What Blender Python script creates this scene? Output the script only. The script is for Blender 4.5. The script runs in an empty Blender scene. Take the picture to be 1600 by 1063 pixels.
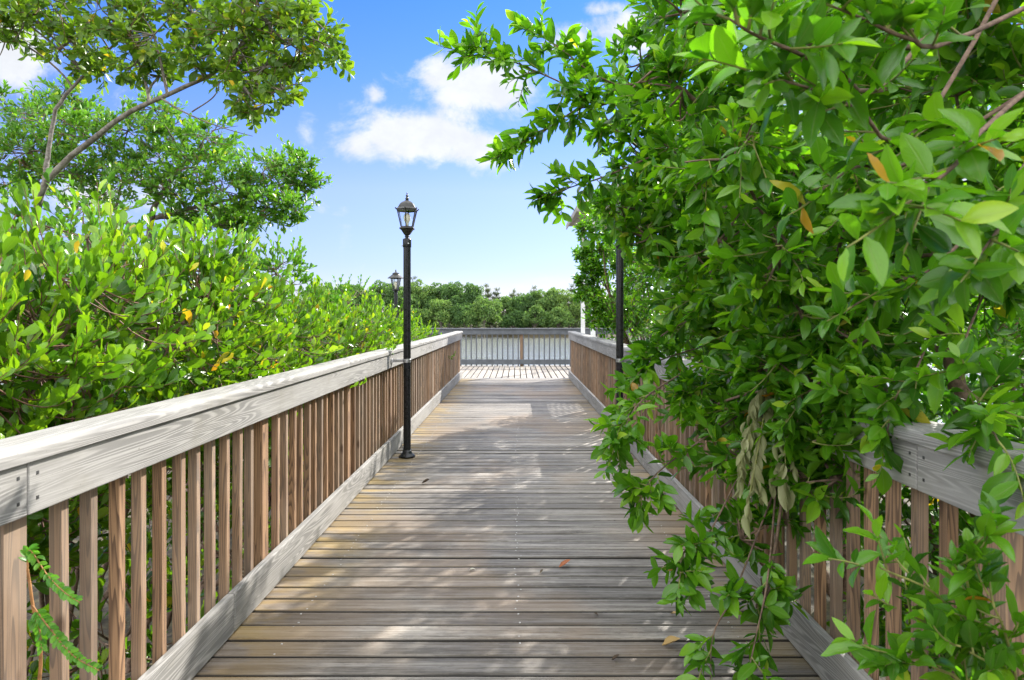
import bpy, math, random
import numpy as np
from mathutils import Vector

scene = bpy.context.scene
COL = scene.collection
R = math.radians
FPX, VX, HY, EYE = 1067.0, 808.0, 495.0, 1.42
SUN_AZ, SUN_EL = 35.0, 33.0          # azimuth from +Y towards +X


def P(px, py, y):
    """world point seen at photo pixel px,py at distance y metres ahead"""
    return np.array([(px - VX) / FPX * y, y, EYE - (py - HY) / FPX * y])


# ------------------------------------------------------------------ objects
def tag(o, label=None, cat=None, group=None, kind=None):
    if label: o['label'] = label
    if cat: o['category'] = cat
    if group: o['group'] = group
    if kind: o['kind'] = kind
    return o


def thing(name, loc, label, cat, group=None):
    o = bpy.data.objects.new(name, None)
    o.empty_display_size = 0.1
    o.location = loc
    COL.objects.link(o)
    return tag(o, label, cat, group)


def origin_of(o):
    v = Vector((0, 0, 0))
    while o is not None:
        v += o.location
        o = o.parent
    return v


def mesh_np(name, verts, faces, mat, parent=None, attrs=None, uv=None, smooth=True, loc=None, mat2=None, n1=0):
    """verts [N,3]; faces [M,4] or [M,3] in world coordinates"""
    verts = np.asarray(verts, dtype=np.float64)
    faces = np.asarray(faces, dtype=np.int32)
    off = np.array(origin_of(parent)) if parent is not None else (np.array(loc) if loc is not None else np.zeros(3))
    me = bpy.data.meshes.new(name)
    n, m, k = len(verts), len(faces), faces.shape[1]
    me.vertices.add(n)
    me.vertices.foreach_set('co', (verts - off).astype(np.float32).ravel())
    me.loops.add(m * k)
    me.loops.foreach_set('vertex_index', faces.ravel())
    me.polygons.add(m)
    me.polygons.foreach_set('loop_start', np.arange(0, m * k, k, dtype=np.int32))
    try:
        me.polygons.foreach_set('loop_total', np.full(m, k, dtype=np.int32))
    except Exception:
        pass
    me.update(calc_edges=True)
    me.polygons.foreach_set('use_smooth', np.full(m, smooth, dtype=bool))
    if attrs:
        for an, arr in attrs.items():
            a = me.attributes.new(an, 'FLOAT', 'POINT')
            a.data.foreach_set('value', np.asarray(arr, dtype=np.float32))
    if uv is not None:
        l = me.uv_layers.new(name='UVMap')
        l.data.foreach_set('uv', np.asarray(uv, dtype=np.float32)[faces.ravel()].ravel())
    me.materials.append(mat)
    if mat2 is not None:      # faces from n1 on use the second material
        me.materials.append(mat2)
        mi = np.zeros(m, dtype=np.int32); mi[n1:] = 1
        me.polygons.foreach_set('material_index', mi)
    o = bpy.data.objects.new(name, me)
    COL.objects.link(o)
    if parent is not None:
        o.parent = parent
    elif loc is not None:
        o.location = loc
    return o


class MB:
    """collects simple solids (mixed n-gons) into one mesh"""
    def __init__(self):
        self.v, self.f = [], []

    def add(self, v, f):
        b = len(self.v)
        self.v += [tuple(p) for p in v]
        self.f += [tuple(i + b for i in q) for q in f]
        return self

    def box(self, x0, x1, y0, y1, z0, z1):
        return self.add([(x0, y0, z0), (x1, y0, z0), (x1, y1, z0), (x0, y1, z0), (x0, y0, z1), (x1, y0, z1), (x1, y1, z1), (x0, y1, z1)],
                        [(0, 3, 2, 1), (4, 5, 6, 7), (0, 1, 5, 4), (1, 2, 6, 5), (2, 3, 7, 6), (3, 0, 4, 7)])

    def prism(self, prof, axis, a, b):
        """closed profile (list of 2-D points, counter-clockwise) swept along axis from a to b"""
        n = len(prof)
        def pt(p, t):
            return (t, p[0], p[1]) if axis == 'x' else ((p[0], t, p[1]) if axis == 'y' else (p[0], p[1], t))
        v = [pt(p, a) for p in prof] + [pt(p, b) for p in prof]
        f = [(i, (i + 1) % n, n + (i + 1) % n, n + i) for i in range(n)]
        f += [tuple(range(n - 1, -1, -1)), tuple(range(n, 2 * n))]
        return self.add(v, f)

    def lathe(self, cx, cy, prof, n=24, rot=0.0, cap=True):
        v, f = [], []
        k = len(prof)
        for r, z in prof:
            for i in range(n):
                a = 2 * math.pi * i / n + rot
                v.append((cx + r * math.cos(a), cy + r * math.sin(a), z))
        for j in range(k - 1):
            for i in range(n):
                f.append((j * n + i, j * n + (i + 1) % n, (j + 1) * n + (i + 1) % n, (j + 1) * n + i))
        if cap:
            f.append(tuple(range(n - 1, -1, -1)))
            f.append(tuple((k - 1) * n + i for i in range(n)))
        return self.add(v, f)

    def bar(self, p, q, w, h=None):
        p, q = np.array(p, float), np.array(q, float)
        h = h or w
        t = (q - p) / np.linalg.norm(q - p)
        ref = np.array([0, 0, 1.0]) if abs(t[2]) < .9 else np.array([0, 1.0, 0])
        a = np.cross(t, ref); a /= np.linalg.norm(a)
        b = np.cross(a, t)
        v = [c + a * sx * w / 2 + b * sy * h / 2 for c in (p, q) for sx, sy in ((-1, -1), (1, -1), (1, 1), (-1, 1))]
        return self.add(v, [(0, 1, 2, 3), (7, 6, 5, 4), (0, 4, 5, 1), (1, 5, 6, 2), (2, 6, 7, 3), (3, 7, 4, 0)])

    def build(self, name, mat, parent=None, bevel=0.0, seg=2, smooth=False, loc=None):
        import bmesh
        off = origin_of(parent) if parent is not None else Vector(loc or (0, 0, 0))
        me = bpy.data.meshes.new(name)
        me.from_pydata([tuple(Vector(p) - off) for p in self.v], [], self.f)
        bm = bmesh.new(); bm.from_mesh(me)
        bmesh.ops.recalc_face_normals(bm, faces=bm.faces)
        if bevel > 0:
            bmesh.ops.bevel(bm, geom=bm.edges[:], offset=bevel, segments=seg, affect='EDGES', profile=.5)
        for q in bm.faces: q.smooth = smooth
        bm.to_mesh(me); bm.free()
        me.materials.append(mat)
        o = bpy.data.objects.new(name, me)
        COL.objects.link(o)
        if parent is not None: o.parent = parent
        elif loc is not None: o.location = loc
        return o


def copy_part(o, parent, delta):
    c = o.copy(); COL.objects.link(c); c.parent = parent
    c.location = Vector(o.location) + Vector(delta)
    return c


# ------------------------------------------------------------------ node helpers
class NT:
    def __init__(self, tree):
        self.t = tree; self.n = tree.nodes; self.l = tree.links

    def node(self, typ, **kw):
        x = self.n.new(typ)
        for k, v in kw.items(): setattr(x, k, v)
        return x

    def put(self, sock, v):
        if v is None: return
        if hasattr(v, 'is_output'): self.l.new(v, sock)
        else:
            if sock.type == 'RGBA' and len(v) == 3: v = (*v, 1)
            sock.default_value = v

    def m(self, op, a, b=None, c=None, clamp=False):
        x = self.node('ShaderNodeMath', operation=op, use_clamp=clamp)
        for i, v in enumerate((a, b, c)):
            self.put(x.inputs[i], v)
        return x.outputs[0]

    def mix(self, f, a, b, blend='MIX'):
        x = self.node('ShaderNodeMix', data_type='RGBA', blend_type=blend)
        self.put(x.inputs[0], f); self.put(x.inputs[6], a); self.put(x.inputs[7], b)
        return x.outputs[2]

    def noise(self, vec, scale=5, detail=3, rough=.5, dist=0.0, dim='3D', w=None):
        x = self.node('ShaderNodeTexNoise', noise_dimensions=dim)
        if vec is not None: self.put(x.inputs['Vector'], vec)
        if w is not None: self.put(x.inputs['W'], w)
        self.put(x.inputs['Scale'], scale); self.put(x.inputs['Detail'], detail)
        self.put(x.inputs['Roughness'], rough); self.put(x.inputs['Distortion'], dist)
        return x.outputs[0]

    def ramp(self, f, stops, interp='LINEAR'):
        x = self.node('ShaderNodeValToRGB')
        cr = x.color_ramp; cr.interpolation = interp
        while len(cr.elements) > 1: cr.elements.remove(cr.elements[-1])
        cr.elements[0].position = stops[0][0]; cr.elements[0].color = (*stops[0][1], 1)
        for p, c in stops[1:]:
            e = cr.elements.new(p); e.color = (*c, 1)
        self.put(x.inputs[0], f)
        return x.outputs[0]

    def step(self, v, lo, hi, a=0.0, b=1.0):
        x = self.node('ShaderNodeMapRange', interpolation_type='SMOOTHSTEP')
        self.put(x.inputs[0], v)
        for i, q in enumerate((lo, hi, a, b)): self.put(x.inputs[1 + i], q)
        return x.outputs[0]

    def sep(self, v):
        x = self.node('ShaderNodeSeparateXYZ'); self.put(x.inputs[0], v); return x.outputs

    def comb(self, a, b, c):
        x = self.node('ShaderNodeCombineXYZ')
        for i, v in enumerate((a, b, c)): self.put(x.inputs[i], v)
        return x.outputs[0]

    def coord(self, which='Object'):
        return self.node('ShaderNodeTexCoord').outputs[which]

    def attr(self, name):
        return self.node('ShaderNodeAttribute', attribute_name=name).outputs['Fac']

    def bump(self, h, strength=.3, dist=.01, nrm=None):
        x = self.node('ShaderNodeBump')
        self.put(x.inputs['Strength'], strength); self.put(x.inputs['Distance'], dist); self.put(x.inputs['Height'], h)
        if nrm is not None: self.put(x.inputs['Normal'], nrm)
        return x.outputs[0]


def new_mat(name):
    m = bpy.data.materials.new(name); m.use_nodes = True
    nt = NT(m.node_tree)
    b = nt.n['Principled BSDF']
    return m, nt, b


def grain_field(nt, along, across, depth, seed, k=11.0):
    """contour bands of a stretched smooth noise = flat-sawn cathedral grain; returns 0..1 sawtooth-like bands"""
    v = nt.comb(nt.m('MULTIPLY', along, .55), nt.m('MULTIPLY', across, 5.5), nt.m('ADD', nt.m('MULTIPLY', depth, 5.5), seed))
    n = nt.noise(v, 1.25, 1.2, .45)
    band = nt.m('FRACT', nt.m('MULTIPLY', n, k))
    return band


def composite_mat(name, axis):
    """embossed grey composite board, grain running along axis"""
    m, nt, b = new_mat(name)
    s = nt.sep(nt.coord('Object'))
    rnd = nt.node('ShaderNodeObjectInfo').outputs['Random']
    al, ac = (s[1], s[0]) if axis == 'y' else (s[0], s[1])
    seed = nt.m('MULTIPLY', rnd, 37.0)
    band = grain_field(nt, al, nt.m('MULTIPLY', nt.m('ADD', s[2], ac), 1.8), ac, seed, 24.0)
    soft = nt.m('MULTIPLY', nt.step(band, .10, .40), nt.step(band, .97, .72))
    patch = nt.step(nt.noise(nt.comb(nt.m('MULTIPLY', al, .9), nt.m('MULTIPLY', nt.m('ADD', s[2], ac), 5), nt.m('ADD', seed, 5)), 1.1, 2), .40, .58)
    soft = nt.m('MULTIPLY', soft, nt.m('ADD', .22, nt.m('MULTIPLY', patch, .78)))
    fine = nt.noise(nt.comb(nt.m('MULTIPLY', al, 3), nt.m('MULTIPLY', s[2], 130), nt.m('ADD', nt.m('MULTIPLY', ac, 130), seed)), 1, 4, .6)
    dirt = nt.noise(nt.coord('Object'), 2.2, 6, .65)
    speck = nt.noise(nt.coord('Object'), 70, 3, .6)
    base = nt.mix(nt.m('MULTIPLY', soft, .85), (.345, .332, .315), (.165, .159, .152))
    base = nt.mix(nt.step(fine, .42, .70, 0, .55), base, (.20, .192, .18))
    base = nt.mix(nt.step(dirt, .48, .72, 0, .45), base, (.215, .20, .165))
    base = nt.mix(nt.step(speck, .66, .74, 0, .5), base, (.12, .11, .09))
    nt.put(b.inputs['Base Color'], base)
    nt.put(b.inputs['Roughness'], .78); nt.put(b.inputs['Specular IOR Level'], .25)
    h = nt.m('ADD', nt.m('MULTIPLY', soft, -.6), nt.m('MULTIPLY', fine, .7))
    nt.put(b.inputs['Normal'], nt.bump(h, .35, .002))
    return m


def softwood_mat(name, c_light, c_dark, vertical=True):
    m, nt, b = new_mat(name)
    s = nt.sep(nt.coord('Object'))
    rnd = nt.node('ShaderNodeObjectInfo').outputs['Random']
    seed = nt.m('MULTIPLY', rnd, 53.0)
    band = grain_field(nt, s[2], nt.m('MULTIPLY', s[0], 2.6), nt.m('MULTIPLY', s[1], 2.6), seed, 20.0)
    late = nt.m('MULTIPLY', nt.step(band, .3, .9), nt.step(band, 1.0, .93))
    fine = nt.noise(nt.comb(nt.m('MULTIPLY', s[0], 260), nt.m('MULTIPLY', s[1], 260), nt.m('ADD', nt.m('MULTIPLY', s[2], 6), seed)), 1, 3, .6)
    blot = nt.noise(nt.comb(nt.m('MULTIPLY', s[0], 6), nt.m('MULTIPLY', s[1], 6), nt.m('ADD', nt.m('MULTIPLY', s[2], 2.5), seed)), 1, 4, .55)
    col = nt.mix(late, c_light, c_dark)
    col = nt.mix(nt.step(fine, .45, .8, 0, .45), col, tuple(x * .6 for x in c_dark))
    grey = nt.mix(nt.step(blot, .38, .66), (.19, .155, .125), (.33, .28, .23))
    col = nt.mix(nt.m('ADD', .06, nt.m('MULTIPLY', rnd, .5)), col, grey)
    # a few knots
    vo = nt.node('ShaderNodeTexVoronoi', feature='F1')
    nt.put(vo.inputs['Vector'], nt.comb(nt.m('MULTIPLY', s[0], 7), nt.m('MULTIPLY', s[1], 7), nt.m('ADD', nt.m('MULTIPLY', s[2], 3.2), seed)))
    nt.put(vo.inputs['Scale'], 1.0)
    knot = nt.step(vo.outputs['Distance'], .05, .16, 1, 0)
    col = nt.mix(nt.m('MULTIPLY', knot, .8), col, (.07, .035, .018))
    hsv = nt.node('ShaderNodeHueSaturation')
    nt.put(hsv.inputs['Value'], nt.m('ADD', .72, nt.m('MULTIPLY', nt.m('FRACT', nt.m('MULTIPLY', rnd, 17.3)), .56)))
    nt.put(hsv.inputs['Color'], col)
    nt.put(b.inputs['Base Color'], hsv.outputs[0])
    nt.put(b.inputs['Roughness'], .7)
    nt.put(b.inputs['Normal'], nt.bump(nt.m('ADD', nt.m('MULTIPLY', late, .5), fine), .3, .0015))
    return m


def deck_mat(name, axis, light):
    """weathered boards; point attribute 'board' is random per board"""
    m, nt, b = new_mat(name)
    s = nt.sep(nt.coord('Object'))
    al, ac = (s[0], s[1]) if axis == 'x' else (s[1], s[0])
    bd = nt.attr('board')
    seed = nt.m('MULTIPLY', bd, 91.0)
    fine = nt.noise(nt.comb(nt.m('MULTIPLY', al, 2.2), nt.m('MULTIPLY', ac, 95), seed), 1, 5, .62, .3)
    streak = nt.noise(nt.comb(nt.m('MULTIPLY', al, .9), nt.m('MULTIPLY', ac, 22), nt.m('ADD', seed, 7)), 1, 4, .6, .4)
    blot = nt.noise(nt.comb(nt.m('MULTIPLY', al, 1.3), nt.m('MULTIPLY', ac, 2.2), 3.0), 1, 5, .6)
    wide = nt.noise(nt.comb(nt.m('MULTIPLY', al, .5), nt.m('MULTIPLY', ac, .35), 9.0), 1, 3, .5)
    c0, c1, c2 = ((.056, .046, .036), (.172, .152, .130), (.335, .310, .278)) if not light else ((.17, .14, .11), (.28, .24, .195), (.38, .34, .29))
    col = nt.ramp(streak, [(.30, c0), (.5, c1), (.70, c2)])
    col = nt.mix(nt.step(fine, .50, .66, 0, .85), col, tuple(x * .62 for x in c0))
    col = nt.mix(nt.step(fine, .46, .28, 0, .45), col, c2)
    col = nt.mix(nt.step(blot, .47, .70, 0, .55), col, tuple(x * .8 for x in c0))
    col = nt.mix(nt.step(wide, .45, .65, 0, .35), col, (.33, .29, .24))
    spk = nt.noise(nt.comb(nt.m('MULTIPLY', al, 22), nt.m('MULTIPLY', ac, 90), seed), 1, 4, .7)
    col = nt.mix(nt.step(spk, .52, .72, 0, .6), col, tuple(x * .9 for x in c0))
    col = nt.mix(nt.step(spk, .46, .30, 0, .35), col, c2)
    # thin cracks (checks) along the grain
    crack = nt.noise(nt.comb(nt.m('MULTIPLY', al, 1.6), nt.m('MULTIPLY', ac, 60), nt.m('ADD', seed, 31)), 1, 2, .5)
    ck = nt.m('MULTIPLY', nt.step(nt.m('ABSOLUTE', nt.m('SUBTRACT', crack, .5)), .0, .012, 1, 0),
              nt.step(nt.noise(nt.comb(al, nt.m('MULTIPLY', ac, 8), seed), 2.0, 1), .56, .64))
    col = nt.mix(nt.m('MULTIPLY', ck, .85), col, (.035, .028, .022))
    if not light:
        # yellow-green algae near the two edges of the walk
        alg_n = nt.noise(nt.comb(nt.m('MULTIPLY', al, 2.4), nt.m('MULTIPLY', ac, 5.0), seed), 1, 4, .6)
        lf = nt.step(al, -.72, -1.28, 0, 1)
        rt = nt.m('MULTIPLY', nt.step(al, .82, 1.2, 0, 1), .6)
        a = nt.m('MULTIPLY', nt.m('ADD', lf, rt), nt.step(alg_n, .40, .58))
        col = nt.mix(nt.m('MULTIPLY', a, .62), col, (.33, .215, .045))
        brown = nt.m('MULTIPLY', nt.step(nt.noise(nt.comb(nt.m('MULTIPLY', al, .7), nt.m('MULTIPLY', ac, .5), 21.0), 1, 4, .6), .48, .62), .5)
        col = nt.mix(brown, col, (.21, .145, .088))
    gap_shade_dirt = nt.step(nt.m('ADD', nt.attr('joint'), nt.m('MULTIPLY', nt.m('SUBTRACT', blot, .5), .5)), .25, .70)  # gap shade painted on board sides and edges, mixed with dirt
    col = nt.mix(nt.m('MULTIPLY', gap_shade_dirt, .94), col, (.022, .019, .016))
    hsv = nt.node('ShaderNodeHueSaturation')
    nt.put(hsv.inputs['Value'], nt.m('ADD', .70, nt.m('MULTIPLY', nt.m('FRACT', nt.m('MULTIPLY', bd, 7.7)), .58)))
    nt.put(hsv.inputs['Color'], col)
    nt.put(b.inputs['Base Color'], hsv.outputs[0])
    nt.put(b.inputs['Roughness'], nt.step(fine, .3, .7, .52, .8))
    h = nt.m('SUBTRACT', nt.m('ADD', fine, nt.m('MULTIPLY', streak, .6)), nt.m('MULTIPLY', ck, 1.5))
    nt.put(b.inputs['Normal'], nt.bump(h, .5, .003))
    return m


def leaf_mat(name, stops, trans, tfac=.4, rough=.38, veins=True, spec=.5, scale_t=1.0):
    m, nt, b = new_mat(name)
    rnd = nt.attr('rnd')
    col = nt.ramp(rnd, stops)
    tcol = nt.mix(1.0, col, trans, 'MULTIPLY')
    if veins:
        uv = nt.sep(nt.coord('UV'))
        av = nt.m('ABSOLUTE', nt.m('SUBTRACT', uv[1], .5))
        mid = nt.step(av, .015, .055, 1, 0)
        side = nt.m('FRACT', nt.m('MULTIPLY', nt.m('SUBTRACT', uv[0], nt.m('MULTIPLY', av, .55)), 9))
        sv = nt.m('MULTIPLY', nt.step(nt.m('ABSOLUTE', nt.m('SUBTRACT', side, .5)), .03, .12, 1, 0), .22)
        vein = nt.m('MAXIMUM', mid, sv)
        lightc = nt.mix(.5, col, (.30, .36, .10))
        col = nt.mix(nt.m('MULTIPLY', vein, .6), col, lightc)
        mott = nt.noise(nt.comb(nt.m('MULTIPLY', uv[0], 4), nt.m('MULTIPLY', uv[1], 4), nt.m('MULTIPLY', rnd, 60)), 1.2, 3)
        col = nt.mix(nt.step(mott, .5, .8, 0, .3), col, nt.mix(.5, col, (.10, .12, .02)))
        spots = nt.noise(nt.comb(nt.m('MULTIPLY', uv[0], 9), nt.m('MULTIPLY', uv[1], 5), nt.m('MULTIPLY', rnd, 410)), 1.3, 2, .5)
        col = nt.mix(nt.m('MULTIPLY', nt.step(spots, .70, .76), .75), col, (.10, .055, .02))
        nt.put(b.inputs['Normal'], nt.bump(nt.m('ADD', vein, nt.m('MULTIPLY', mott, .6)), .25, .002))
    nt.put(b.inputs['Base Color'], col)
    nt.put(b.inputs['Roughness'], rough)
    nt.put(b.inputs['Specular IOR Level'], spec)
    tr = nt.node('ShaderNodeBsdfTranslucent')
    nt.put(tr.inputs[0], tcol)
    mx = nt.node('ShaderNodeMixShader')
    nt.put(mx.inputs[0], tfac)
    nt.l.new(b.outputs[0], mx.inputs[1]); nt.l.new(tr.outputs[0], mx.inputs[2])
    nt.l.new(mx.outputs[0], nt.n['Material Output'].inputs[0])
    return m


def bark_mat(name, c0, c1, sc=30):
    m, nt, b = new_mat(name)
    co = nt.coord('Object')
    n = nt.noise(co, sc, 5, .65)
    n2 = nt.noise(co, sc * .22, 3, .5)
    col = nt.mix(nt.step(n, .35, .68), c0, c1)
    col = nt.mix(nt.step(n2, .5, .7, 0, .5), col, tuple(x * .55 for x in c0))
    nt.put(b.inputs['Base Color'], col); nt.put(b.inputs['Roughness'], .85)
    nt.put(b.inputs['Normal'], nt.bump(n, .6, .006))
    return m


def plain_mat(name, col, rough=.5, metal=0.0, var=.25, sc=14, spec=.5):
    m, nt, b = new_mat(name)
    n = nt.noise(nt.coord('Object'), sc, 5, .6)
    c = nt.mix(nt.step(n, .35, .7), tuple(x * (1 - var) for x in col), tuple(min(1, x * (1 + var)) for x in col))
    nt.put(b.inputs['Base Color'], c)
    nt.put(b.inputs['Roughness'], nt.step(n, .3, .7, rough * .8, min(1, rough * 1.25)))
    nt.put(b.inputs['Metallic'], metal)
    nt.put(b.inputs['Specular IOR Level'], spec)
    return m


M = {}
M['comp_y'] = composite_mat('grey_composite_along', 'y')
M['comp_x'] = composite_mat('grey_composite_across', 'x')
M['baluster'] = softwood_mat('brown_softwood', (.31, .175, .088), (.095, .045, .020))
M['deck'] = deck_mat('weathered_deck', 'x', False)
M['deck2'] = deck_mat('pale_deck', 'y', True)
M['greypaint'] = plain_mat('grey_rail_paint', (.095, .105, .122), .6, 0, .2, 8)
M['black'] = plain_mat('black_powder_coat', (.012, .012, .014), .30, 0, .35, 30, .35)
M['bronze'] = plain_mat('dark_bronze', (.03, .028, .024), .4, .3, .4, 40)
M['steel'] = plain_mat('galvanised_steel', (.42, .42, .43), .38, .8, .2, 30)
M['screw'] = plain_mat('screw_heads', (.50, .49, .47), .45, .2, .1, 30)
M['darkscrew'] = plain_mat('dark_screw_heads', (.06, .06, .06), .5, .4, .1, 30)
M['bulb'] = plain_mat('frosted_bulb', (.80, .74, .60), .25, 0, .04, 10)
M['white'] = plain_mat('white_paint', (.72, .73, .73), .5, 0, .08, 6)
M['roof'] = plain_mat('weathered_shingle', (.30, .28, .255), .8, 0, .3, 9)
M['joist'] = plain_mat('dark_joist_wood', (.10, .075, .05), .8, 0, .3, 9)
M['bark_grey'] = bark_mat('grey_bark', (.105, .088, .07), (.25, .225, .195), 34)
M['bark_brown'] = bark_mat('brown_bark', (.10, .062, .042), (.22, .145, .10), 40)
M['twig_green'] = plain_mat('green_twig', (.21, .22, .055), .6, 0, .3, 30)
M['twig_red'] = plain_mat('reddish_twig', (.17, .085, .05), .6, 0, .35, 30)
M['twig_far'] = plain_mat('far_twig', (.13, .115, .09), .8, 0, .3, 3)
M['stem_orange'] = plain_mat('orange_stem', (.36, .17, .06), .6, 0, .3, 40)

# leaf colours: point attribute rnd 0..1
M['leaf_button'] = leaf_mat('buttonwood_leaf', [(0, (.020, .085, .008)), (.28, (.055, .180, .011)), (.60, (.115, .300, .014)),
                            (.88, (.22, .43, .022)), (.993, (.33, .48, .04)), (.998, (.45, .36, .04)), (1, (.50, .15, .02))], (1.55, 1.6, .5), .48, .24, spec=.6)
M['leaf_mangrove'] = leaf_mat('mangrove_leaf', [(0, (.020, .080, .008)), (.3, (.060, .165, .011)), (.65, (.140, .300, .015)),
                              (.965, (.27, .42, .024)), (.992, (.42, .40, .03)), (1, (.52, .28, .03))], (1.75, 1.6, .5), .42, .25, spec=.6)
M['leaf_lean'] = leaf_mat('leaning_tree_leaf', [(0, (0.055, 0.132, 0.020)), (.4, (0.099, 0.209, 0.022)), (.8, (0.165, 0.286, 0.026)),
                          (.985, (0.281, 0.314, 0.040)), (1, (0.600, 0.413, 0.050))], (1.6, 1.5, .5), .46, .36)
M['leaf_layer'] = leaf_mat('layered_tree_leaf', [(0, (0.048, 0.136, 0.024)), (.5, (0.096, 0.232, 0.029)), (.9, (0.184, 0.344, 0.035)),
                           (1, (0.400, 0.416, 0.048))], (1.4, 1.55, .5), .44, .36, veins=False)
M['leaf_narrow'] = leaf_mat('narrow_leaf', [(0, (0.045, 0.105, 0.030)), (.6, (0.098, 0.180, 0.053)), (1, (0.210, 0.300, 0.090))], (1.2, 1.4, .6), .38, .42, veins=False)
M['leaf_far'] = leaf_mat('far_leaf', [(0, (.050, .110, .045)), (.5, (.115, .205, .065)), (1, (.235, .33, .09))], (1.3, 1.4, .7), .42, .6, veins=False, spec=.2)
M['leaf_pine'] = leaf_mat('pine_leaf', [(0, (.09, .12, .07)), (1, (.17, .20, .11))], (1.1, 1.2, .8), .35, .7, veins=False, spec=.2)
M['leaf_sprig'] = leaf_mat('sprig_leaf', [(0, (.06, .22, .015)), (1, (.15, .38, .025))], (1.4, 1.6, .5), .45, .34)
M['leaf_wilt'] = leaf_mat('wilted_leaf', [(0, (.22, .24, .09)), (1, (.38, .38, .20))], (1.2, 1.2, .8), .3, .6)
M['leaf_dead_tan'] = leaf_mat('dead_tan_leaf', [(0, (.50, .33, .13)), (1, (.50, .33, .13))], (1, 1, 1), .2, .6)
M['leaf_dead_orange'] = leaf_mat('dead_orange_leaf', [(0, (.40, .13, .05)), (1, (.40, .13, .05))], (1, 1, 1), .2, .6)
M['leaf_dead_dark'] = leaf_mat('dead_dark_leaf', [(0, (.06, .035, .02)), (1, (.06, .035, .02))], (1, 1, 1), .1, .7)
M['leaf_dead_pale'] = leaf_mat('dead_pale_leaf', [(0, (.55, .53, .46)), (1, (.55, .53, .46))], (1, 1, 1), .1, .7)


# ------------------------------------------------------------------ plants
def norm(a):
    return a / np.maximum(np.linalg.norm(a, axis=-1, keepdims=True), 1e-9)


def tubes(pts, rad, S=5):
    """pts [N,K,3], rad [N,K] -> verts, quads"""
    N, K, _ = pts.shape
    T = norm(np.gradient(pts, axis=1))
    ref = np.array([.21, .37, .905])
    A = norm(np.cross(T, ref)); B = np.cross(T, A)
    th = np.arange(S) * 2 * math.pi / S
    ring = pts[:, :, None, :] + rad[:, :, None, None] * (np.cos(th)[None, None, :, None] * A[:, :, None, :] + np.sin(th)[None, None, :, None] * B[:, :, None, :])
    v = ring.reshape(-1, 3)
    i = np.arange(N)[:, None, None] * K * S; j = np.arange(K - 1)[None, :, None] * S; k = np.arange(S)[None, None, :]
    k2 = (k + 1) % S
    f = np.stack([i + j + k, i + j + k2, i + j + S + k2, i + j + S + k], -1).reshape(-1, 4)
    return v, f


def join(parts):
    vs, fs, b = [], [], 0
    for v, f in parts:
        vs.append(v); fs.append(f + b); b += len(v)
    return np.concatenate(vs), np.concatenate(fs)


def bez(p0, p1, p2, K):
    t = np.linspace(0, 1, K)[None, :, None]
    return (1 - t) ** 2 * p0[:, None] + 2 * t * (1 - t) * p1[:, None] + t * t * p2[:, None]


def poly(pts, K=16):
    """smooth (Catmull-Rom) curve through points -> [K,3]"""
    p = np.array(pts, float)
    p = np.vstack([2 * p[0] - p[1], p, 2 * p[-1] - p[-2]])
    n = len(p) - 3
    out = []
    for u in np.linspace(0, n - 1e-6, K):
        i = int(u); t = u - i
        a, b, c, d = p[i:i + 4]
        out.append(.5 * ((2 * b) + (-a + c) * t + (2 * a - 5 * b + 4 * c - d) * t * t + (-a + 3 * b - 3 * c + d) * t ** 3))
    return np.array(out)


def template(nu, shape):
    u = np.linspace(0, 1, nu + 1)
    if shape == 'lance':
        x = np.clip((u - .06) / .94, 0, 1)
        w = np.sin(math.pi * x ** .86) ** .78
        w[u < .06] = .05
    elif shape == 'ob':
        x = np.clip((u - .08) / .92, 0, 1)
        w = x ** 1.05 * (1 - x) ** .52; w /= w.max()
    elif shape == 'narrow':
        w = np.sin(math.pi * u ** .9) ** .7
    else:
        w = np.sin(math.pi * u) ** .55
    w = np.maximum(w, .06); w[-1] = .02
    U = np.repeat(u, 3); W = np.repeat(w, 3); V = np.tile([-1., 0., 1.], nu + 1)
    q = []
    for i in range(nu):
        a = i * 3
        q += [(a, a + 1, a + 4, a + 3), (a + 1, a + 2, a + 5, a + 4)]
    return U, V, W, np.array(q)


def leaves(rng, base, axis, nrm, L, ratio, shape='lance', nu=4, curl=.18, fold=.22, twist=.0):
    """returns verts, faces, rnd, uv"""
    U, V, W, Q = template(nu, shape)
    N = len(base)
    axis = norm(axis)
    nrm = norm(nrm - (nrm * axis).sum(-1, keepdims=True) * axis)
    side = np.cross(axis, nrm)
    L = np.asarray(L)[:, None]
    hw = W[None] * V[None] * L * ratio * .5 * rng.uniform(.85, 1.15, (N, 1))
    c = rng.normal(curl, .14, (N, 1)); fo = np.abs(rng.normal(fold, .12, (N, 1)))
    sw = rng.normal(0, .06, (N, 1))
    up = np.abs(hw) * fo * 2 - c * L * U[None] ** 2 + rng.normal(0, .012, (N, len(U))) * L * np.abs(V)[None]
    p = base[:, None] + axis[:, None] * (U[None] * L)[..., None] + side[:, None] * (hw + sw * L * U[None] ** 2)[..., None] + nrm[:, None] * up[..., None]
    v = p.reshape(-1, 3)
    f = (Q[None] + np.arange(N)[:, None, None] * len(U)).reshape(-1, 4)
    rnd = np.repeat(rng.random(N), len(U))
    uv = np.tile(np.stack([U, .5 + .5 * V], -1), (N, 1))
    return v, f, rnd, uv


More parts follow.
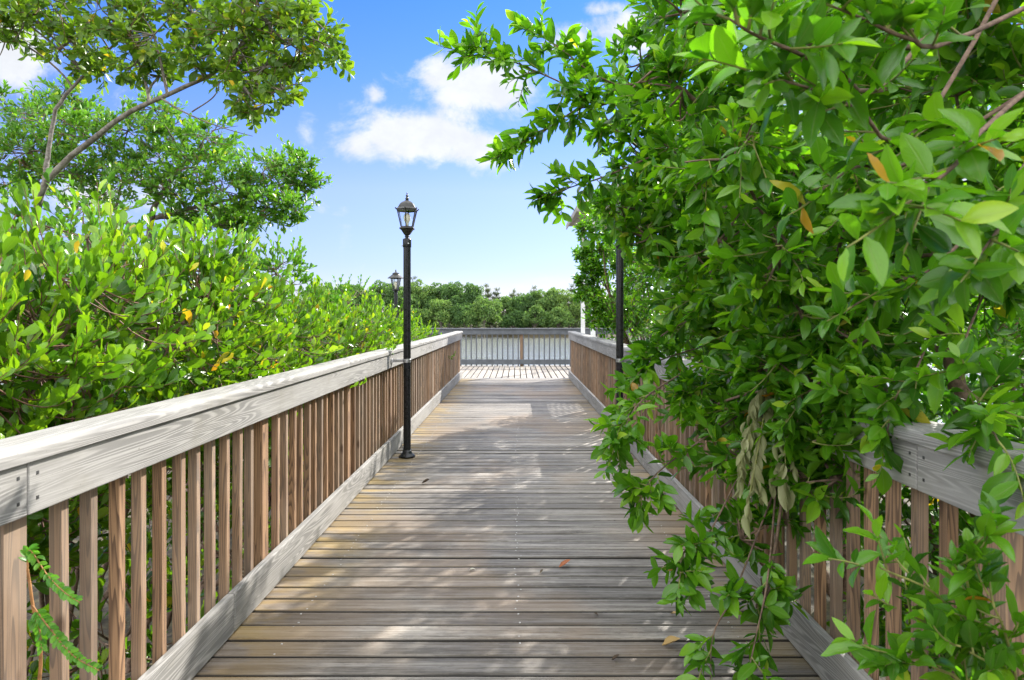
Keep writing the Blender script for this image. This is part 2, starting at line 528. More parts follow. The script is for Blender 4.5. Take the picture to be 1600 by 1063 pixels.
STY = {
    # n leaves per twig, length, ratio, angle from twig, up bias of axis, normal-up weight
    'button': dict(m=11, L=.078, Ls=.019, ratio=.43, ang=50, up=.10, nup=.9, shape='lance', nu=5, bend=.10, droop=-.02, curl=.12, fold=.22, t0=.12),
    'mangrove': dict(m=10, L=.072, Ls=.018, ratio=.45, ang=38, up=.62, nup=.35, shape='ob', nu=4, bend=.30, droop=.12, curl=.05, fold=.16, t0=.38),
    'lean': dict(m=10, L=.080, Ls=.013, ratio=.46, ang=55, up=.05, nup=.5, shape='ob', nu=4, bend=.15, droop=0, curl=.10, fold=.18, t0=.30),
    'layer': dict(m=9, L=.085, Ls=.014, ratio=.46, ang=50, up=.30, nup=.7, shape='ob', nu=3, bend=.25, droop=.05, curl=.08, fold=.15, t0=.40),
    'narrow': dict(m=16, L=.075, Ls=.016, ratio=.17, ang=42, up=.10, nup=.5, shape='narrow', nu=3, bend=.10, droop=0, curl=.15, fold=.1, t0=.2),
}


def leaf_on_twigs(rng, tw, st, rmul=1.0, Lmul=1.0, m=None):
    """tw [N,K,3] twig curves"""
    N, K, _ = tw.shape
    m = m or st['m']
    t = np.linspace(st['t0'], 1.0, m)[None] + rng.uniform(-.5, .5, (N, m)) * (1 - st['t0']) / m
    t = np.clip(t, 0, 1) * (K - 1)
    i = np.clip(t.astype(int), 0, K - 2); fr = (t - i)[..., None]
    idx = np.arange(N)[:, None]
    pos = tw[idx, i] * (1 - fr) + tw[idx, i + 1] * fr
    tan = norm(tw[idx, i + 1] - tw[idx, i])
    ref = norm(np.array([.3, .2, .93]) + rng.normal(0, .2, (N, 1, 3)))
    A = norm(np.cross(tan, ref)); B = np.cross(tan, A)
    ph = rng.uniform(0, 6.28, (N, 1)) + np.arange(m)[None] * 2.4 + rng.normal(0, .35, (N, m))
    rad = np.cos(ph)[..., None] * A + np.sin(ph)[..., None] * B
    an = np.radians(rng.normal(st['ang'], 14, (N, m)))
    # leaves at the tip close up around it
    an = an * (1 - .45 * (t / (K - 1)) ** 6)
    ax = tan * np.cos(an)[..., None] + rad * np.sin(an)[..., None]
    ax = ax + np.array([0, 0, 1.]) * (st['up'] + rng.normal(0, .22, (N, m)))[..., None]
    nr = np.array([0, 0, 1.]) * st['nup'] + rad * -.35 + tan * .45 + rng.normal(0, .35, (N, m, 3))
    L = np.maximum(rng.normal(st['L'] * Lmul, st['Ls'] * Lmul, N * m), st['L'] * .4 * Lmul)
    # small young leaves at the very tip
    L = L * (1 - .35 * ((t / (K - 1)) ** 8)).ravel()
    v, f, rnd, uv = leaves(rng, pos.reshape(-1, 3), ax.reshape(-1, 3), nr.reshape(-1, 3), L, st['ratio'], st['shape'], st['nu'], st['curl'], st['fold'])
    tone = np.repeat(rng.random(N), len(rnd) // N)
    young = np.repeat(np.clip((t / (K - 1)).ravel() - .8, 0, 1) * .9, len(rnd) // (N * m))     # fresh leaves at the tip are paler
    rnd = np.where(rnd > .985, rnd, np.clip(.55 * rnd + .38 * tone + young, 0, .975))
    return v, f, rnd, uv


def plant(name, label, cat, seed, root, clumps, style, leafmat, twigmat, barkmat, group=None, trunk_paths=None, trunk_r=.035,
          stems=3, Lmul=1.0, extra_twigs=None, sec_r=.007, twig_len=None, crown='crown', bare=None, trunkname='trunk'):
    """clumps: list of (centre, radii, n_twigs). Thing with trunk, branches and crown (leaves)."""
    rng = np.random.default_rng(seed)
    st = STY[style]
    root = np.array(root, float)
    th = thing(name, tuple(root), label, cat, group)
    # trunks
    if trunk_paths is None:
        trunk_paths = []
        for s in range(stems):
            top = root + np.array([rng.normal(0, .22), rng.normal(0, .22), .55 + .25 * rng.random()])
            p = [root + np.array([rng.normal(0, .06), rng.normal(0, .06), -.05]), root * .55 + top * .45 + rng.normal(0, .04, 3), top]
            trunk_paths.append((p, trunk_r, trunk_r * .65))
    tv = []
    tp_pts, tp_r = [], []
    for p, r0, r1 in trunk_paths:
        K = 22
        c = poly(p, K) + rng.normal(0, .004, (K, 3))
        rr = np.linspace(r0, r1, K) * rng.uniform(.92, 1.08, K)
        tv.append(tubes(c[None], rr[None], 9))
        tp_pts.append(c[6:]); tp_r.append(rr[6:])
    anchors = np.concatenate(tp_pts); anch_r = np.concatenate(tp_r)
    # limbs, secondaries, twigs
    cen = np.array([c[0] for c in clumps], float)
    limbs, limr, secs, twigs = [], [], [], []
    for c, (ctr, rads, nt_) in zip(cen, clumps):
        rads = np.array(rads, float) if np.ndim(rads) else np.full(3, rads)
        d = np.linalg.norm(anchors - c, axis=1) + np.maximum(0, anchors[:, 2] - c[2]) * 1.2
        k = int(np.argmin(d)); a = anchors[k]
        midp = (a + c) / 2 + rng.normal(0, .10, 3) * np.linalg.norm(c - a) + np.array([0, 0, .10 * np.linalg.norm(c - a)])
        limbs.append(bez(a[None], midp[None], c[None], 10)[0]); limr.append(np.linspace(min(anch_r[k] * .75, .03), .007, 10))
        ns = 7
        sd = norm(rng.normal(0, 1, (ns, 3)) + np.array([0, 0, .25]))
        se = c + sd * rads * rng.uniform(.45, .75, (ns, 1))
        sm = (c + se) / 2 + rng.normal(0, .08, (ns, 3)) * rads
        sc = bez(np.repeat(c[None], ns, 0), sm, se, 8)
        secs.append(sc)
        td = norm(rng.normal(0, 1, (nt_, 3)) + np.array([0, 0, .12]))
        # lumpy shell: the radius varies with direction
        lump = 1 + .22 * np.sin(td[:, 0] * 3.1 + seed) * np.cos(td[:, 1] * 2.7 + c[0] * 5) + .15 * np.sin(td[:, 2] * 5 + c[1] * 3)
        rho = rng.uniform(.50, 1.10, nt_) ** .7 * lump
        te = c + td * rads * rho[:, None]
        k = np.argmax(td @ sd.T, axis=1)
        ti = rng.integers(2, 8, nt_)
        ts = sc[k, ti]
        if twig_len:
            dlt = te - ts; ln = np.linalg.norm(dlt, axis=1, keepdims=True)
            ts = te - dlt * np.minimum(1, twig_len / np.maximum(ln, 1e-6))
        ln = np.linalg.norm(te - ts, axis=1, keepdims=True)
        tm = (ts + te) / 2 + rng.normal(0, .12, (nt_, 3)) * ln + np.array([0, 0, -st['bend']]) * ln
        te = te + np.array([0, 0, st['droop']]) * ln
        twigs.append(bez(ts, tm, te, 7))
    bl = tv + [tubes(np.array(limbs), np.array(limr), 6)]
    sc = np.concatenate(secs)
    bl.append(tubes(sc, np.repeat(np.linspace(sec_r, sec_r * .5, 8)[None], len(sc), 0), 5))
    if bare:
        for p, r0, r1 in bare:
            bl.append(tubes(poly(p, 14)[None], np.linspace(r0, r1, 14)[None], 6))
    v, f = join(bl)
    mesh_np(trunkname, v, f, barkmat, th)
    tw = np.concatenate(twigs)
    if extra_twigs is not None: tw = np.concatenate([tw, extra_twigs])
    v, f = tubes(tw, np.repeat(np.linspace(.0032, .0014, 7)[None], len(tw), 0), 4)
    v2, f2, rnd, uv = leaf_on_twigs(rng, tw, st, Lmul=Lmul)
    va, fa = join([(v2, f2), (v, f)])
    mesh_np(crown, va, fa, leafmat, th, attrs={'rnd': np.concatenate([rnd, np.full(len(v), .3)])},
            uv=np.concatenate([uv, np.zeros((len(v), 2))]), mat2=twigmat, n1=len(f2))
    return th


def sprays(rng, main, n, ln, sag=0.0, spread=.75):
    """side twigs [n,7,3] alternating along a branch curve main [K,3]"""
    K = len(main)
    t = np.linspace(.25, 1, n) * (K - 1)
    i = np.clip(t.astype(int), 0, K - 2); fr = (t - i)[:, None]
    p = main[i] * (1 - fr) + main[i + 1] * fr
    tan = norm(main[i + 1] - main[i])
    d = norm(tan * .9 + rng.normal(0, spread, (n, 3)) + np.array([0, 0, .1]))
    d[-1] = tan[-1]
    l = ln * rng.uniform(.6, 1.25, (n, 1))
    e = p + d * l + np.array([0, 0, sag]) * l
    mid = (p + e) / 2 + rng.normal(0, .06, (n, 3)) * l - np.array([0, 0, sag * .4]) * l
    return bez(p, mid, e, 7)



SKY_STR, SUN_STR, EXPO, CLOUD, SKY_DUST, FILL_BOOST = .10, 2.6, 1.93, 2.9, .1, 2.4
SK = [tuple(c * .785 for c in t) for t in ((.445, .415, .56), (.58, .50, .70), (.36, .48, .78), (.27, .46, .80))]
# ------------------------------------------------------------------ ground and water
def make_ground():
    rng = np.random.default_rng(3)
    xs = np.concatenate([[-1500, -700, -300, -150], np.linspace(-90, 90, 91), [150, 300, 700, 1500]])
    ys = np.concatenate([[-600, -200, -60, -20], np.linspace(-8, 110, 90), [130, 180, 300, 700, 1800, 4000]])
    X, Y = np.meshgrid(xs, ys)
    def ss(a, lo, hi):
        t = np.clip((a - lo) / (hi - lo), 0, 1); return t * t * (3 - 2 * t)
    wob = 2.0 * np.sin(X * .13) + 1.2 * np.sin(X * .31 + 1)
    Z = -.85 - 2.2 * ss(Y, 14.5, 21) + 2.9 * ss(Y + wob * 1.2, 84, 92) + .05 * np.sin(X * 1.7) * np.cos(Y * 1.3)
    v = np.stack([X, Y, Z], -1).reshape(-1, 3)
    nx, ny = len(xs), len(ys)
    i = np.arange(ny - 1)[:, None] * nx + np.arange(nx - 1)[None]
    f = np.stack([i, i + 1, i + nx + 1, i + nx], -1).reshape(-1, 4)
    m, nt, b = new_mat('leaf_littered_mud')
    co = nt.coord('Object')
    n = nt.noise(co, 9, 6, .65); n2 = nt.noise(co, .8, 4, .6)
    nt.put(b.inputs['Base Color'], nt.mix(nt.step(n, .38, .66), (.05, .038, .024), nt.mix(n2, (.14, .10, .055), (.07, .075, .03))))
    nt.put(b.inputs['Roughness'], .85)
    nt.put(b.inputs['Normal'], nt.bump(n, .8, .04))
    tag(mesh_np('ground', v, f, m), kind='structure')
    # water
    m, nt, b = new_mat('rippled_bay_water')
    s = nt.sep(nt.coord('Object'))
    w1 = nt.noise(nt.comb(nt.m('MULTIPLY', s[0], .9), nt.m('MULTIPLY', s[1], 1.6), 0), 1.5, 4, .6, .4)
    w2 = nt.noise(nt.comb(nt.m('MULTIPLY', s[0], .25), nt.m('MULTIPLY', s[1], .5), 4), 1.0, 3, .5, .3)
    nt.put(b.inputs['Base Color'], (.24, .25, .22))
    nt.put(b.inputs['Roughness'], .07)
    nt.put(b.inputs['IOR'], 1.333)
    nt.put(b.inputs['Specular IOR Level'], .8)
    nt.put(b.inputs['Normal'], nt.bump(nt.m('ADD', w1, nt.m('MULTIPLY', w2, 1.2)), .75, .12))
    v = [(-1500, 14, -1.25), (1500, 14, -1.25), (1500, 2500, -1.25), (-1500, 2500, -1.25)]
    tag(mesh_np('water', v, [(0, 1, 2, 3)], m), kind='structure')


make_ground()


# ------------------------------------------------------------------ boardwalk decks
def boards(name, axis, a0, a1, c0, c1, pitch, gap, mat, seed, ztop=0.0, thick=.036, phase=0.0):
    rng = np.random.default_rng(seed)
    n = int((c1 - c0) / pitch)
    V, F, A, J = [], [], [], []
    base = 0
    q = .007
    for k in range(n):
        lo = c0 + k * pitch + gap / 2; hi = lo + pitch - gap + rng.normal(0, .0008)
        z = ztop + rng.normal(0, .0012); tilt = rng.normal(0, .0012)
        e0, e1 = a0 + rng.normal(0, .004), a1 + rng.normal(0, .004)
        prof = [(lo, -thick), (hi, -thick), (hi, -q + tilt), (hi - q, tilt), (lo + q, -tilt), (lo, -q - tilt)]
        for e in (e0, e1):
            for c, h in prof:
                V.append((e, c, z + h) if axis == 'x' else (c, e, z + h))
        for i in range(6):
            j = (i + 1) % 6
            F.append((base + i, base + j, base + 6 + j, base + 6 + i))
        F += [(base, base + 1, base + 2, base + 5), (base + 5, base + 2, base + 3, base + 4),
              (base + 6, base + 11, base + 8, base + 7), (base + 11, base + 10, base + 9, base + 8)]
        A += [rng.random()] * 12
        J += [1, 1, .82, 0, 0, .82] * 2  # weight of the painted gap darkness: sides and lower edges, none on top
        base += 12
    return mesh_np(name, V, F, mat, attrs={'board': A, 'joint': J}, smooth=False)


PITCH = .1466
XL, XR = -1.262, 1.182        # inner faces of the two kerb boards
Y0 = 2.852 - 31 * PITCH
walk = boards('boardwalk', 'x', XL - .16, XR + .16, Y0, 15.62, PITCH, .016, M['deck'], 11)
tag(walk, kind='structure')
YE = Y0 + int((15.62 - Y0) / PITCH) * PITCH
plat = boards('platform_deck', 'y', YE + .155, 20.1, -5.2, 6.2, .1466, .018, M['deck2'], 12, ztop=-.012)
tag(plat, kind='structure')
edge = MB().box(XL - .16, XR + .16, YE + .008, YE + .147, -.035, .004).build('threshold_board', M['comp_x'], walk, .004)
# screw heads in three lines over the joists
sb = MB(); rs = random.Random(5)
for k in range(31, int((15.6 - Y0) / PITCH)):
    yc = Y0 + (k + .5) * PITCH
    if yc > 11: break
    for jx in (-1.02, .0, .98):
        for s in (-1, 1):
            if rs.random() < .18: continue
            x, y = jx + rs.gauss(0, .009), yc + s * .046 + rs.gauss(0, .004)
            sb.lathe(x, y, [(.0046, -.002), (.0046, .0010), (.003, .0018)], 7)
sb.build('screw', M['screw'], walk)['kind'] = 'stuff'
jb = MB()
for jx in (-1.25, -.62, 0, .6, 1.17):
    jb.box(jx - .02, jx + .02, Y0, YE, -.24, -.0385)
jb.build('joist', M['joist'], walk)
pb = MB()
for px_ in (-1.25, 1.17):
    for k in range(7):
        pb.box(px_ - .07, px_ + .07, 1.6 + k * 2.2, 1.74 + k * 2.2, -1.6, -.2405)
pb.build('pile', M['joist'], walk)
jb = MB()
for k in range(6):
    jb.box(-5.1, 6.1, YE + .3 + k * .72, YE + .34 + k * .72, -.25, -.0505)
for x in (-4.8, -1.6, 1.6, 4.8):
    for y in (16.6, 19.6):
        jb.box(x - .08, x + .08, y - .08, y + .08, -3.2, -.2505)
jb.build('joist', M['joist'], plat)


# ------------------------------------------------------------------ railings along the walk
def arc_cap(xa, xb, z0, z1, r=.02):
    """cap profile x,z with rounded upper edges"""
    p = [(xa, z0), (xb, z0)]
    for a in np.linspace(0, 90, 5):
        p.append((xb - r + r * math.cos(R(a)), z1 - r + r * math.sin(R(a))))
    for a in np.linspace(90, 180, 5):
        p.append((xa + r + r * math.cos(R(a)), z1 - r + r * math.sin(R(a))))
    return p


def railing(side, label, seed):
    rng = random.Random(seed)
    xi = XL if side < 0 else XR
    s = side
    t = thing('boardwalk_railing', (xi, 8, 0), label, 'railing', 'railings along the boardwalk')
    def bx(mb, d0, d1, y0, y1, z0, z1):    # d measured outward from the inner face
        a, b = sorted((xi + s * d0, xi + s * d1)); return mb.box(a, b, y0, y1, z0, z1)
    yend = 15.72
    joints = ([-3.1, 1.762, 6.55, 12.2, yend] if s < 0 else [-3.1, 2.02, 6.7, 11.4, yend])
    for a, b in zip(joints[:-1], joints[1:]):
        bx(MB(), 0, .036, a + .002, b - .002, .906, 1.046).build('fascia_board', M['comp_y'], t, .004, 2)
    cj = [-3.1, .2, 5.1, 9.9, yend] if s < 0 else [-3.1, .6, 5.6, 10.2, yend]
    for a, b in zip(cj[:-1], cj[1:]):
        xa, xb = sorted((xi - s * .014, xi + s * .150))
        mb = MB().prism(arc_cap(xa, xb, 1.0475, 1.089), 'y', a + .0015, b - .0015)
        o = mb.build('cap_board', M['comp_y'], t)
        for q in o.data.polygons: q.use_smooth = False
    for a, b in zip([-3.1, 3.05, 7.6, 12.3], [3.05, 7.6, 12.3, yend]):
        bx(MB(), 0, .034, a + .002, b - .002, .010, .184).build('kerb_board', M['comp_y'], t, .005, 2)
    bx(MB(), .0745, .112, -3.1, yend, .925, 1.040).build('outer_rail', M['comp_y'], t, .003, 1)
    # screws at the board joints
    for y in joints[1:-1]:
        for dy in (-.035, .035):
            for z in (.945, 1.010):
                c = xi - s * .0012
                MB().bar((c, y + dy, z), (c + s * .004, y + dy, z), .009).build('screw', M['darkscrew'], t)
    pproto = None
    for k in range(-2, 9):
        y = 1.767 + 1.76 * k
        if y > 15.5: y = 15.55
        if pproto is None:
            mb = bx(MB(), .0375, .126, -.0445, .0445, -.85, 1.046)
            mb.v = [(x, yy + y, z) for x, yy, z in mb.v]
            pproto = mb.build('post', M['baluster'], t, .004, 1); py0 = y
        else:
            copy_part(pproto, t, (rng.gauss(0, .001), y - py0, 0))
    bproto = None; n = 0
    rest = MB()
    for k in range(-2, 8):
        for j in range(11):
            y = 1.767 + 1.76 * k + .193 + .139 * j
            if y > 15.5: continue
            if y < 1.05 or (y > 15.3):
                bx(rest, .0375, .0735, y - .018, y + .018, -.06, 1.03); continue
            if bproto is None:
                bproto = bx(MB(), .0375, .0735, 8 - .018, 8 + .018, -.06, 1.03).build('baluster', M['baluster'], t, .0025, 1)
                bproto.location = (0, y - 8, 0); n = 1
            elif n < 100:
                c = copy_part(bproto, t, (rng.gauss(0, .0012), 0, rng.gauss(0, .004))); n += 1
                c.location.y = y - 8 + rng.gauss(0, .004)
                c.rotation_euler = (rng.gauss(0, .002), rng.gauss(0, .0015), rng.gauss(0, .012))
            else:
                bx(rest, .0375, .0735, y - .018, y + .018, -.06, 1.03)
    o = rest.build('baluster', M['baluster'], t, .0025, 1); o['kind'] = 'stuff'
    return t


railing(-1, 'sunlit grey-capped boardwalk railing with brown balusters and the unhidden tall lamp post', 21)
railing(1, 'shaded grey-capped boardwalk railing half hidden by overhanging buttonwood leaves', 22)


# ------------------------------------------------------------------ platform railing
def far_railing(label, p, q, post_at, seed):
    """straight grey railing between p and q (x,y), balusters .15 m apart"""
    rng = random.Random(seed)
    along_x = abs(q[0] - p[0]) > abs(q[1] - p[1])
    L = (q[0] - p[0]) if along_x else (q[1] - p[1])
    t = thing('platform_railing', (p[0], p[1], 0), label, 'railing', 'railings round the platform')
    def bx(mb, a0, a1, c0, c1, z0, z1):
        if along_x: return mb.box(p[0] + a0, p[0] + a1, p[1] + c0, p[1] + c1, z0, z1)
        return mb.box(p[0] + c0, p[0] + c1, p[1] + a0, p[1] + a1, z0, z1)
    cm = M['comp_x'] if along_x else M['comp_y']
    bx(MB(), 0, L, -.075, .075, 1.048, 1.086).build('cap_board', M['greypaint'], t, .008, 2)
    bx(MB(), 0, L, -.037, -.001, .905, 1.0465).build('fascia_board', M['greypaint'], t, .004, 2)
    bx(MB(), 0, L, -.037, -.001, .045, .185).build('bottom_rail', M['greypaint'], t, .004, 2)
    pp = None
    for a in post_at:
        if pp is None:
            pp = bx(MB(), a - .045, a + .045, .0365, .126, -.9, 1.0465).build('post', M['baluster'], t, .004, 1); pa = a
        else:
            copy_part(pp, t, ((a - pa, 0, 0) if along_x else (0, a - pa, 0)))
    bp = None
    k = 1
    while k * .151 < L:
        a = k * .151; k += 1
        if bp is None:
            bp = bx(MB(), a - .018, a + .018, .0005, .0360, -.03, 1.03).build('baluster', M['greypaint'], t, .003, 1); ba = a
        else:
            copy_part(bp, t, ((a - ba, 0, 0) if along_x else (0, a - ba, 0)))
    return t


far_railing('grey railing across the far end of the platform with water behind its balusters', (-4.95, 19.75), (5.95, 19.75), [.1, 1.4, 3.2, 5.08, 7.1, 8.9, 10.8], 31)
far_railing('grey railing on the left end of the platform behind the mangroves', (-5.0, 16.1), (-5.0, 19.6), [.1, 1.8, 3.4], 32)


# ------------------------------------------------------------------ lamp posts
def lantern_post(x, y, s, label, ribbon=True):
    t = thing('lamp_post', (x, y, 0), label, 'lamp post', 'tall black lamp posts on the boardwalk')
    MB().lathe(x, y, [(.082, .003), (.082, .014), (.076, .022), (.060, .034), (.046, .052), (.043, .075)], 32).build('base_plate', M['black'], t, smooth=True)
    # fluted round pole
    mb = MB()
    n = 48; v = []
    for z in (.06, 2.155):
        for i in range(n):
            a = 2 * math.pi * i / n
            r = .0375 - .0022 * (1 if i % 6 in (0,) else 0)
            v.append((x + r * math.cos(a), y + r * math.sin(a), z))
    mb.add(v, [(i, (i + 1) % n, n + (i + 1) % n, n + i) for i in range(n)] + [tuple(range(n - 1, -1, -1)), tuple(range(n, 2 * n))])
    mb.build('pole', M['black'], t)
    col = MB().lathe(x, y, [(.041, 2.120), (.043, 2.126), (.043, 2.195), (.040, 2.206), (.020, 2.214), (.018, 2.222), (.026, 2.230), (.018, 2.240)], 32).build('collar', M['black'], t, smooth=True)
    sk = MB()
    sk.bar((x - .041, y - .01, 2.135), (x - .056, y - .01, 2.135), .011)
    sk.bar((x + .020, y - .038, 2.155), (x + .020, y - .047, 2.155), .013)
    sk.build('set_screw', M['steel'], col, .002)
    H = math.pi / 6
    lan = MB().lathe(x, y, [(.020, 2.238), (.034, 2.250), (.052, 2.276), (.066, 2.296), (.080, 2.302), (.084, 2.310), (.080, 2.318), (.066, 2.322)], 6, H).build('lantern', M['bronze'], t, .002, 1)
    fr = MB()
    zb, zt, rb, rt = 2.318, 2.492, .062, .104
    for i in range(6):
        a = H + i * math.pi / 3
        fr.bar((x + rb * math.cos(a), y + rb * math.sin(a), zb), (x + rt * math.cos(a), y + rt * math.sin(a), zt), .0095)
        b_ = a + math.pi / 3
        fr.bar((x + rt * math.cos(a), y + rt * math.sin(a), zt), (x + rt * math.cos(b_), y + rt * math.sin(b_), zt), .012)
        fr.bar((x + (rb) * math.cos(a), y + rb * math.sin(a), zb + .006), (x + rb * math.cos(b_), y + rb * math.sin(b_), zb + .006), .010)
        # little scroll ears under the eave
        fr.bar((x + (rt + .004) * math.cos(a), y + (rt + .004) * math.sin(a), zt + .004), (x + (rt + .022) * math.cos(a), y + (rt + .022) * math.sin(a), zt + .022), .010)
    fr.build('frame', M['bronze'], lan)
    gl = MB(); v = []
    for r, z in ((rb - .003, zb + .010), (rt - .005, zt - .004)):
        for i in range(6):
            a = H + i * math.pi / 3
            v.append((x + r * math.cos(a), y + r * math.sin(a), z))
    gl.add(v, [(i, (i + 1) % 6, 6 + (i + 1) % 6, 6 + i) for i in range(6)])
    gl.build('glass', GLASS, lan)
    MB().lathe(x, y, [(.112, 2.494), (.116, 2.500), (.114, 2.506), (.098, 2.520), (.088, 2.540), (.072, 2.562), (.050, 2.580), (.030, 2.586), (.028, 2.592), (.016, 2.596)], 6, H).build('lantern_roof', M['bronze'], lan, .0015, 1)
    MB().lathe(x, y, [(.010, 2.594), (.017, 2.604), (.019, 2.614), (.012, 2.622), (.009, 2.632), (.014, 2.640), (.012, 2.648), (.005, 2.654), (.007, 2.664), (.003, 2.676)], 20).build('finial', M['bronze'], lan, smooth=True)
    MB().lathe(x, y, [(.016, 2.323), (.016, 2.362), (.020, 2.372), (.031, 2.395), (.036, 2.418), (.033, 2.440), (.022, 2.458), (.008, 2.466)], 24).build('bulb', M['bulb'], lan, smooth=True)
    # strap bracket to the fascia
    xi = XL if s < 0 else XR
    br = MB()
    zc = .975
    br.lathe(x, y, [(.0395, zc - .018), (.0395, zc + .018)], 32)
    a, b_ = sorted((xi - s * .001, x + s * .036))
    br.box(a, b_, y - .016, y + .016, zc - .014, zc + .014)
    a, b_ = sorted((xi - s * .0125, xi - s * .0012))
    br.box(a, b_, y - .095, y - .0165, zc - .020, zc + .020)
    br.build('bracket', M['steel'], t, .001, 1)
    return t


gm, gn, gb = new_mat('clear_lantern_glass')
tb = gn.node('ShaderNodeBsdfTransparent'); gn.put(tb.inputs[0], (.97, .98, .98))
gg = gn.node('ShaderNodeBsdfGlossy'); gn.put(gg.inputs['Roughness'], .03)
fz = gn.node('ShaderNodeFresnel'); gn.put(fz.inputs[0], 1.45)
mx = gn.node('ShaderNodeMixShader')
gn.put(mx.inputs[0], gn.m('ADD', gn.m('MULTIPLY', fz.outputs[0], .8), .03))
gn.l.new(tb.outputs[0], mx.inputs[1]); gn.l.new(gg.outputs[0], mx.inputs[2])
gn.l.new(mx.outputs[0], gn.n['Material Output'].inputs[0])
GLASS = gm

lantern_post(-1.112, 6.90, -1, 'tall black lamp post with hexagonal lantern, strapped to the open sunlit railing')
lantern_post(1.045, 6.95, 1, 'tall black lamp post with its lantern hidden among the buttonwood leaves')


def hat_lamp(x, y):
    t = thing('hat_lamp_post', (x, y, -.012), 'far black lamp post with a wide hat-shaped roof, standing behind the mangrove shrubs', 'lamp post')
    MB().lathe(x, y, [(.10, -.012), (.10, .01), (.06, .05), (.05, .09)], 24).build('base_plate', M['black'], t, smooth=True)
    MB().lathe(x, y, [(.045, .08), (.045, 2.02), (.030, 2.04), (.075, 2.055), (.080, 2.075), (.070, 2.08)], 24).build('pole', M['black'], t)
    lan = MB().lathe(x, y, [(.072, 2.081), (.080, 2.088), (.078, 2.10), (.06, 2.104)], 6).build('lantern', M['bronze'], t)
    fr = MB(); gl = MB(); v = []
    for i in range(6):
        a = i * math.pi / 3
        fr.bar((x + .07 * math.cos(a), y + .07 * math.sin(a), 2.10), (x + .125 * math.cos(a), y + .125 * math.sin(a), 2.37), .013)
        b_ = a + math.pi / 3
        fr.bar((x + .12 * math.cos(a), y + .12 * math.sin(a), 2.365), (x + .12 * math.cos(b_), y + .12 * math.sin(b_), 2.365), .014)
    fr.build('frame', M['bronze'], lan)
    for r, z in ((.064, 2.108), (.115, 2.36)):
        for i in range(6):
            a = i * math.pi / 3; v.append((x + r * math.cos(a), y + r * math.sin(a), z))
    gl.add(v, [(i, (i + 1) % 6, 6 + (i + 1) % 6, 6 + i) for i in range(6)])
    gl.build('glass', GLASS, lan)
    MB().lathe(x, y, [(.20, 2.372), (.203, 2.380), (.15, 2.420), (.105, 2.452), (.075, 2.485), (.078, 2.490), (.095, 2.494), (.04, 2.520), (.018, 2.530), (.012, 2.575), (.004, 2.60)], 24).build('lantern_roof', M['bronze'], lan)
    MB().lathe(x, y, [(.02, 2.104), (.02, 2.16), (.04, 2.21), (.045, 2.25), (.03, 2.29), (.008, 2.30)], 16).build('bulb', M['bulb'], lan, smooth=True)


hat_lamp(-3.02, 17.0)


# ------------------------------------------------------------------ shelter on the platform
def shelter():
    x0, x1, y0, y1 = 1.86, 4.9, 16.75, 19.3
    t = thing('shelter', (3.2, 18, -.012), 'white-posted shelter with a weathered hip roof, mostly hidden behind the buttonwoods', 'shelter')
    zt = 3.86
    pr = None
    for x in (x0, x1):
        for y in (y0, y1):
            mb = MB().box(x - .055, x + .055, y - .055, y + .055, -.012, zt)
            mb.box(x - .075, x + .075, y - .075, y + .075, -.0121, .14)
            mb.build('post', M['white'], t, .004, 1)
    be = MB()
    be.box(x0 - .07, x1 + .07, y0 - .05, y0 + .05, zt + .001, zt + .16)
    be.box(x0 - .07, x1 + .07, y1 - .05, y1 + .05, zt + .001, zt + .16)
    be.box(x0 - .05, x0 + .05, y0 + .0505, y1 - .0505, zt + .001, zt + .158)
    be.box(x1 - .05, x1 + .05, y0 + .0505, y1 - .0505, zt + .001, zt + .158)
    be.build('beam', M['white'], t)
    # hip roof with ribs
    ov = .42; ze = zt + .163; zr = ze + 1.05
    ex0, ex1, ey0, ey1 = x0 - ov, x1 + ov, y0 - ov, y1 + ov
    ym = (ey0 + ey1) / 2; h = (ey1 - ey0) / 2
    v = [(ex0, ey0, ze), (ex1, ey0, ze), (ex1, ey1, ze), (ex0, ey1, ze), (ex0 + h * .8, ym, zr), (ex1 - h * .8, ym, zr)]
    v += [(p[0], p[1], p[2] + .05) for p in v]
    f = [(0, 1, 5, 4), (2, 3, 4, 5), (1, 2, 5), (3, 0, 4), (6, 7, 11, 10), (8, 9, 10, 11), (7, 8, 11), (9, 6, 10),
         (0, 1, 7, 6), (1, 2, 8, 7), (2, 3, 9, 8), (3, 0, 6, 9)]
    roof = MB().add(v, f).build('roof', M['roof'], t)
    rb = MB()
    n = int((ex1 - ex0) / .18)
    for k in range(1, n):
        x = ex0 + k * .18
        tt = min(1, (x - ex0) / (h * .8), (ex1 - x) / (h * .8))
        rb.bar((x, ey0 + .01, ze + .055), (x, ey0 + tt * h, ze + .055 + tt * (zr - ze)), .018, .018)
    rb.build('rib', M['roof'], roof)
    fb = MB()
    fb.box(ex0, ex1, ey0 - .025, ey0 - .002, ze - .09, ze + .045)
    fb.box(ex0 - .025, ex0 - .002, ey0 - .025, ey1, ze - .09, ze + .045)
    fb.build('eave_board', M['roof'], roof)


shelter()
